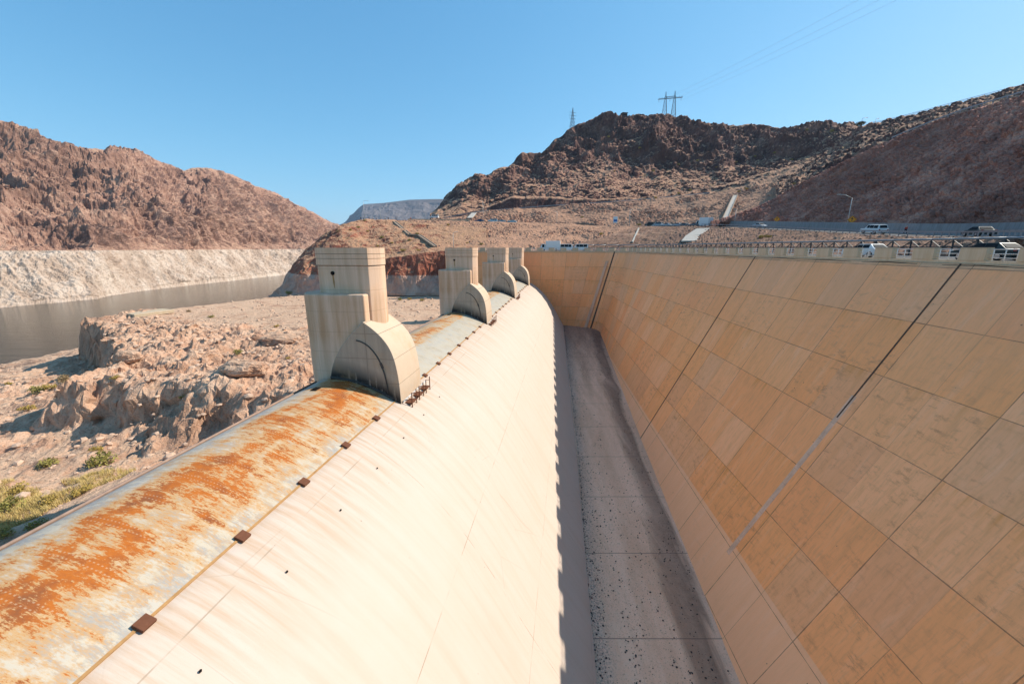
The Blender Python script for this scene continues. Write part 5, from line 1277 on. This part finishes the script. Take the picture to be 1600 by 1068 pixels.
# stones: one low-poly rock shape, scattered
def rock_verts(rg):
    t = (1 + 5 ** .5) / 2; v = [(-1, t, 0), (1, t, 0), (-1, -t, 0), (1, -t, 0), (0, -1, t), (0, 1, t), (0, -1, -t), (0, 1, -t), (t, 0, -1), (t, 0, 1), (-t, 0, -1), (-t, 0, 1)]
    f = [(0, 11, 5), (0, 5, 1), (0, 1, 7), (0, 7, 10), (0, 10, 11), (1, 5, 9), (5, 11, 4), (11, 10, 2), (10, 7, 6), (7, 1, 8), (3, 9, 4), (3, 4, 2), (3, 2, 6), (3, 6, 8), (3, 8, 9), (4, 9, 5), (2, 4, 11), (6, 2, 10), (8, 6, 7), (9, 8, 1)]
    return [Vector(p).normalized() * rg.uniform(.65, 1.15) for p in v], f
def stones(pts, name, mat, smin, smax, seed, label, flat=.7):
    rg = random.Random(seed); m = MB()
    for p in pts:
        v, f = rock_verts(rg); k = smin * (smax / smin) ** (rg.random() ** 2.2); R3 = Matrix.Rotation(rg.uniform(0, 6.3), 3, 'Z')
        m.add([Vector(p) + R3 @ Vector((q.x * k * 1.2, q.y * k, (q.z * flat + .25) * k)) for q in v], f)
    return tag(m.build(name, mat), label, 'stones', kind='stuff')
M_DEB = plain('dark_debris', (.085, .062, .052), .95, .1, var=.5, sc=.7)
rg = random.Random(21); pts = []
for _ in range(7500):
    d = 20 + 118 * rg.random() ** 1.3; lo, hi = np.interp(d, [23.8, 56.9, 131], [6.2, 10.1, 17.2]), np.interp(d, [23.8, 58.9, 109.7, 127], [17.4, 20.8, 26.4, 27])
    k = rg.random() ** 3.2 if rg.random() < .62 else rg.random(); k *= .97
    if vnoise(np.array([[k * 6, d / 9, 1.0]]), 8)[0] < -.25 and k > .12: continue
    pts.append((lo + .25 + (hi - lo) * k, d, -floorH(d)))
stones(pts, 'scattered_debris', M_DEB, .018, .095, 22, 'dark stones and debris scattered over the channel floor')
M_STONE = plain('lake_bed_stone', (.54, .37, .265), .95, .1, var=.35, sc=.5)
rg = np.random.default_rng(4); ii = rg.integers(0, len(V_BED), 26000); pts = []
rk = rocky.ravel(); fxx, fyy, fu = BEDX.ravel(), BEDY.ravel(), uu.ravel()
for i in ii:
    if fu[i] < 9 or fu[i] > 150 or rg.random() > .25 + .75 * rk[i]: continue
    pts.append((fxx[i], fyy[i], V_BED[i]))
stones(pts[:8000], 'loose_stones', M_STONE, .06, .5, 23, 'loose pinkish stones strewn over the exposed lake bed')
# the pale boulder and the slab
def boulder(loc, sx, sy, sz, label, seed):
    bm = bmesh.new(); bmesh.ops.create_icosphere(bm, subdivisions=5, radius=1); V = np.array([v.co[:] for v in bm.verts])
    n_ = .28 * fbm(V * 1.1 + seed, 3, seed) + .13 * fbm(V * 3 + seed, 5, seed + 1, .6, True); V = V * (1 + n_[:, None]) * np.array((sx, sy, sz))
    for v, c_ in zip(bm.verts, V): v.co = c_
    me = bpy.data.meshes.new('boulder'); bm.to_mesh(me); bm.free(); me.materials.append(M_BED); o = bpy.data.objects.new('boulder', me); COL.objects.link(o); o.location = loc; return tag(o, label, 'boulder', 'boulders on the lake bed')
for x, y, a, b, c_, lab in ((383, 578, 2.6, 1.5, 1.0, 'long pale boulder lying on the rocky ground left of the nearest pier'), (436, 534, 3.6, 2.4, 1.1, 'low rounded rock mound close to the left side of the nearest pier'), (402, 531, 1.1, .9, .8, 'small rock at the left tip of the low mound'), (200, 560, 1.8, 1.2, .9, 'pale rock on the outcrop behind the bluff edge')):
    h_ = hit(x, y, ['lake_bed'])
    if h_: boulder(tuple(h_[0] + Vector((0, 0, c_ * .25))), a, b, c_, lab, int(x))
A, Bp = hit(192, 496, ['lake_bed'])[0], hit(256, 489, ['lake_bed'])[0]; cen = (A + Bp) / 2; dv = Bp - A
sl_ = MB().box((0, 0, 0), ((Bp - A).length, 5.0, .8)).build('concrete_slab', M_CAP, None, .05); sl_.location = cen + Vector((0, 1.5, .35)); sl_.rotation_euler = (0, 0, math.atan2(dv.y, dv.x)); tag(sl_, 'flat pale concrete slab on the far edge of the lake bed', 'slab')
# drain holes on the weir face
for k in range(8):
    s_ = 6.0 + k * 3.85; m = MB(); q = Vector(W(s_, 2.15, -12.52)); m.tube([q + Vector((0, 0, -.03)), q + Vector((.012, 0, .02))], .04, 10); m.build('drain_hole', M_DARKHOLE, weir)

# ------------------------------------------------------------------ air
hz = MB().box((0, 4650, 210), (18400, 9420, 540)); hm = bpy.data.materials.new('haze'); hm.use_nodes = True; ht = hm.node_tree
ht.nodes.remove(ht.nodes['Principled BSDF']); pv = ht.nodes.new('ShaderNodeVolumePrincipled'); pv.inputs['Color'].default_value = (.62, .78, 1, 1); pv.inputs['Density'].default_value = .000055; pv.inputs['Anisotropy'].default_value = .2
ht.links.new(pv.outputs[0], ht.nodes['Material Output'].inputs['Volume']); tag(hz.build('haze', hm), kind='stuff')
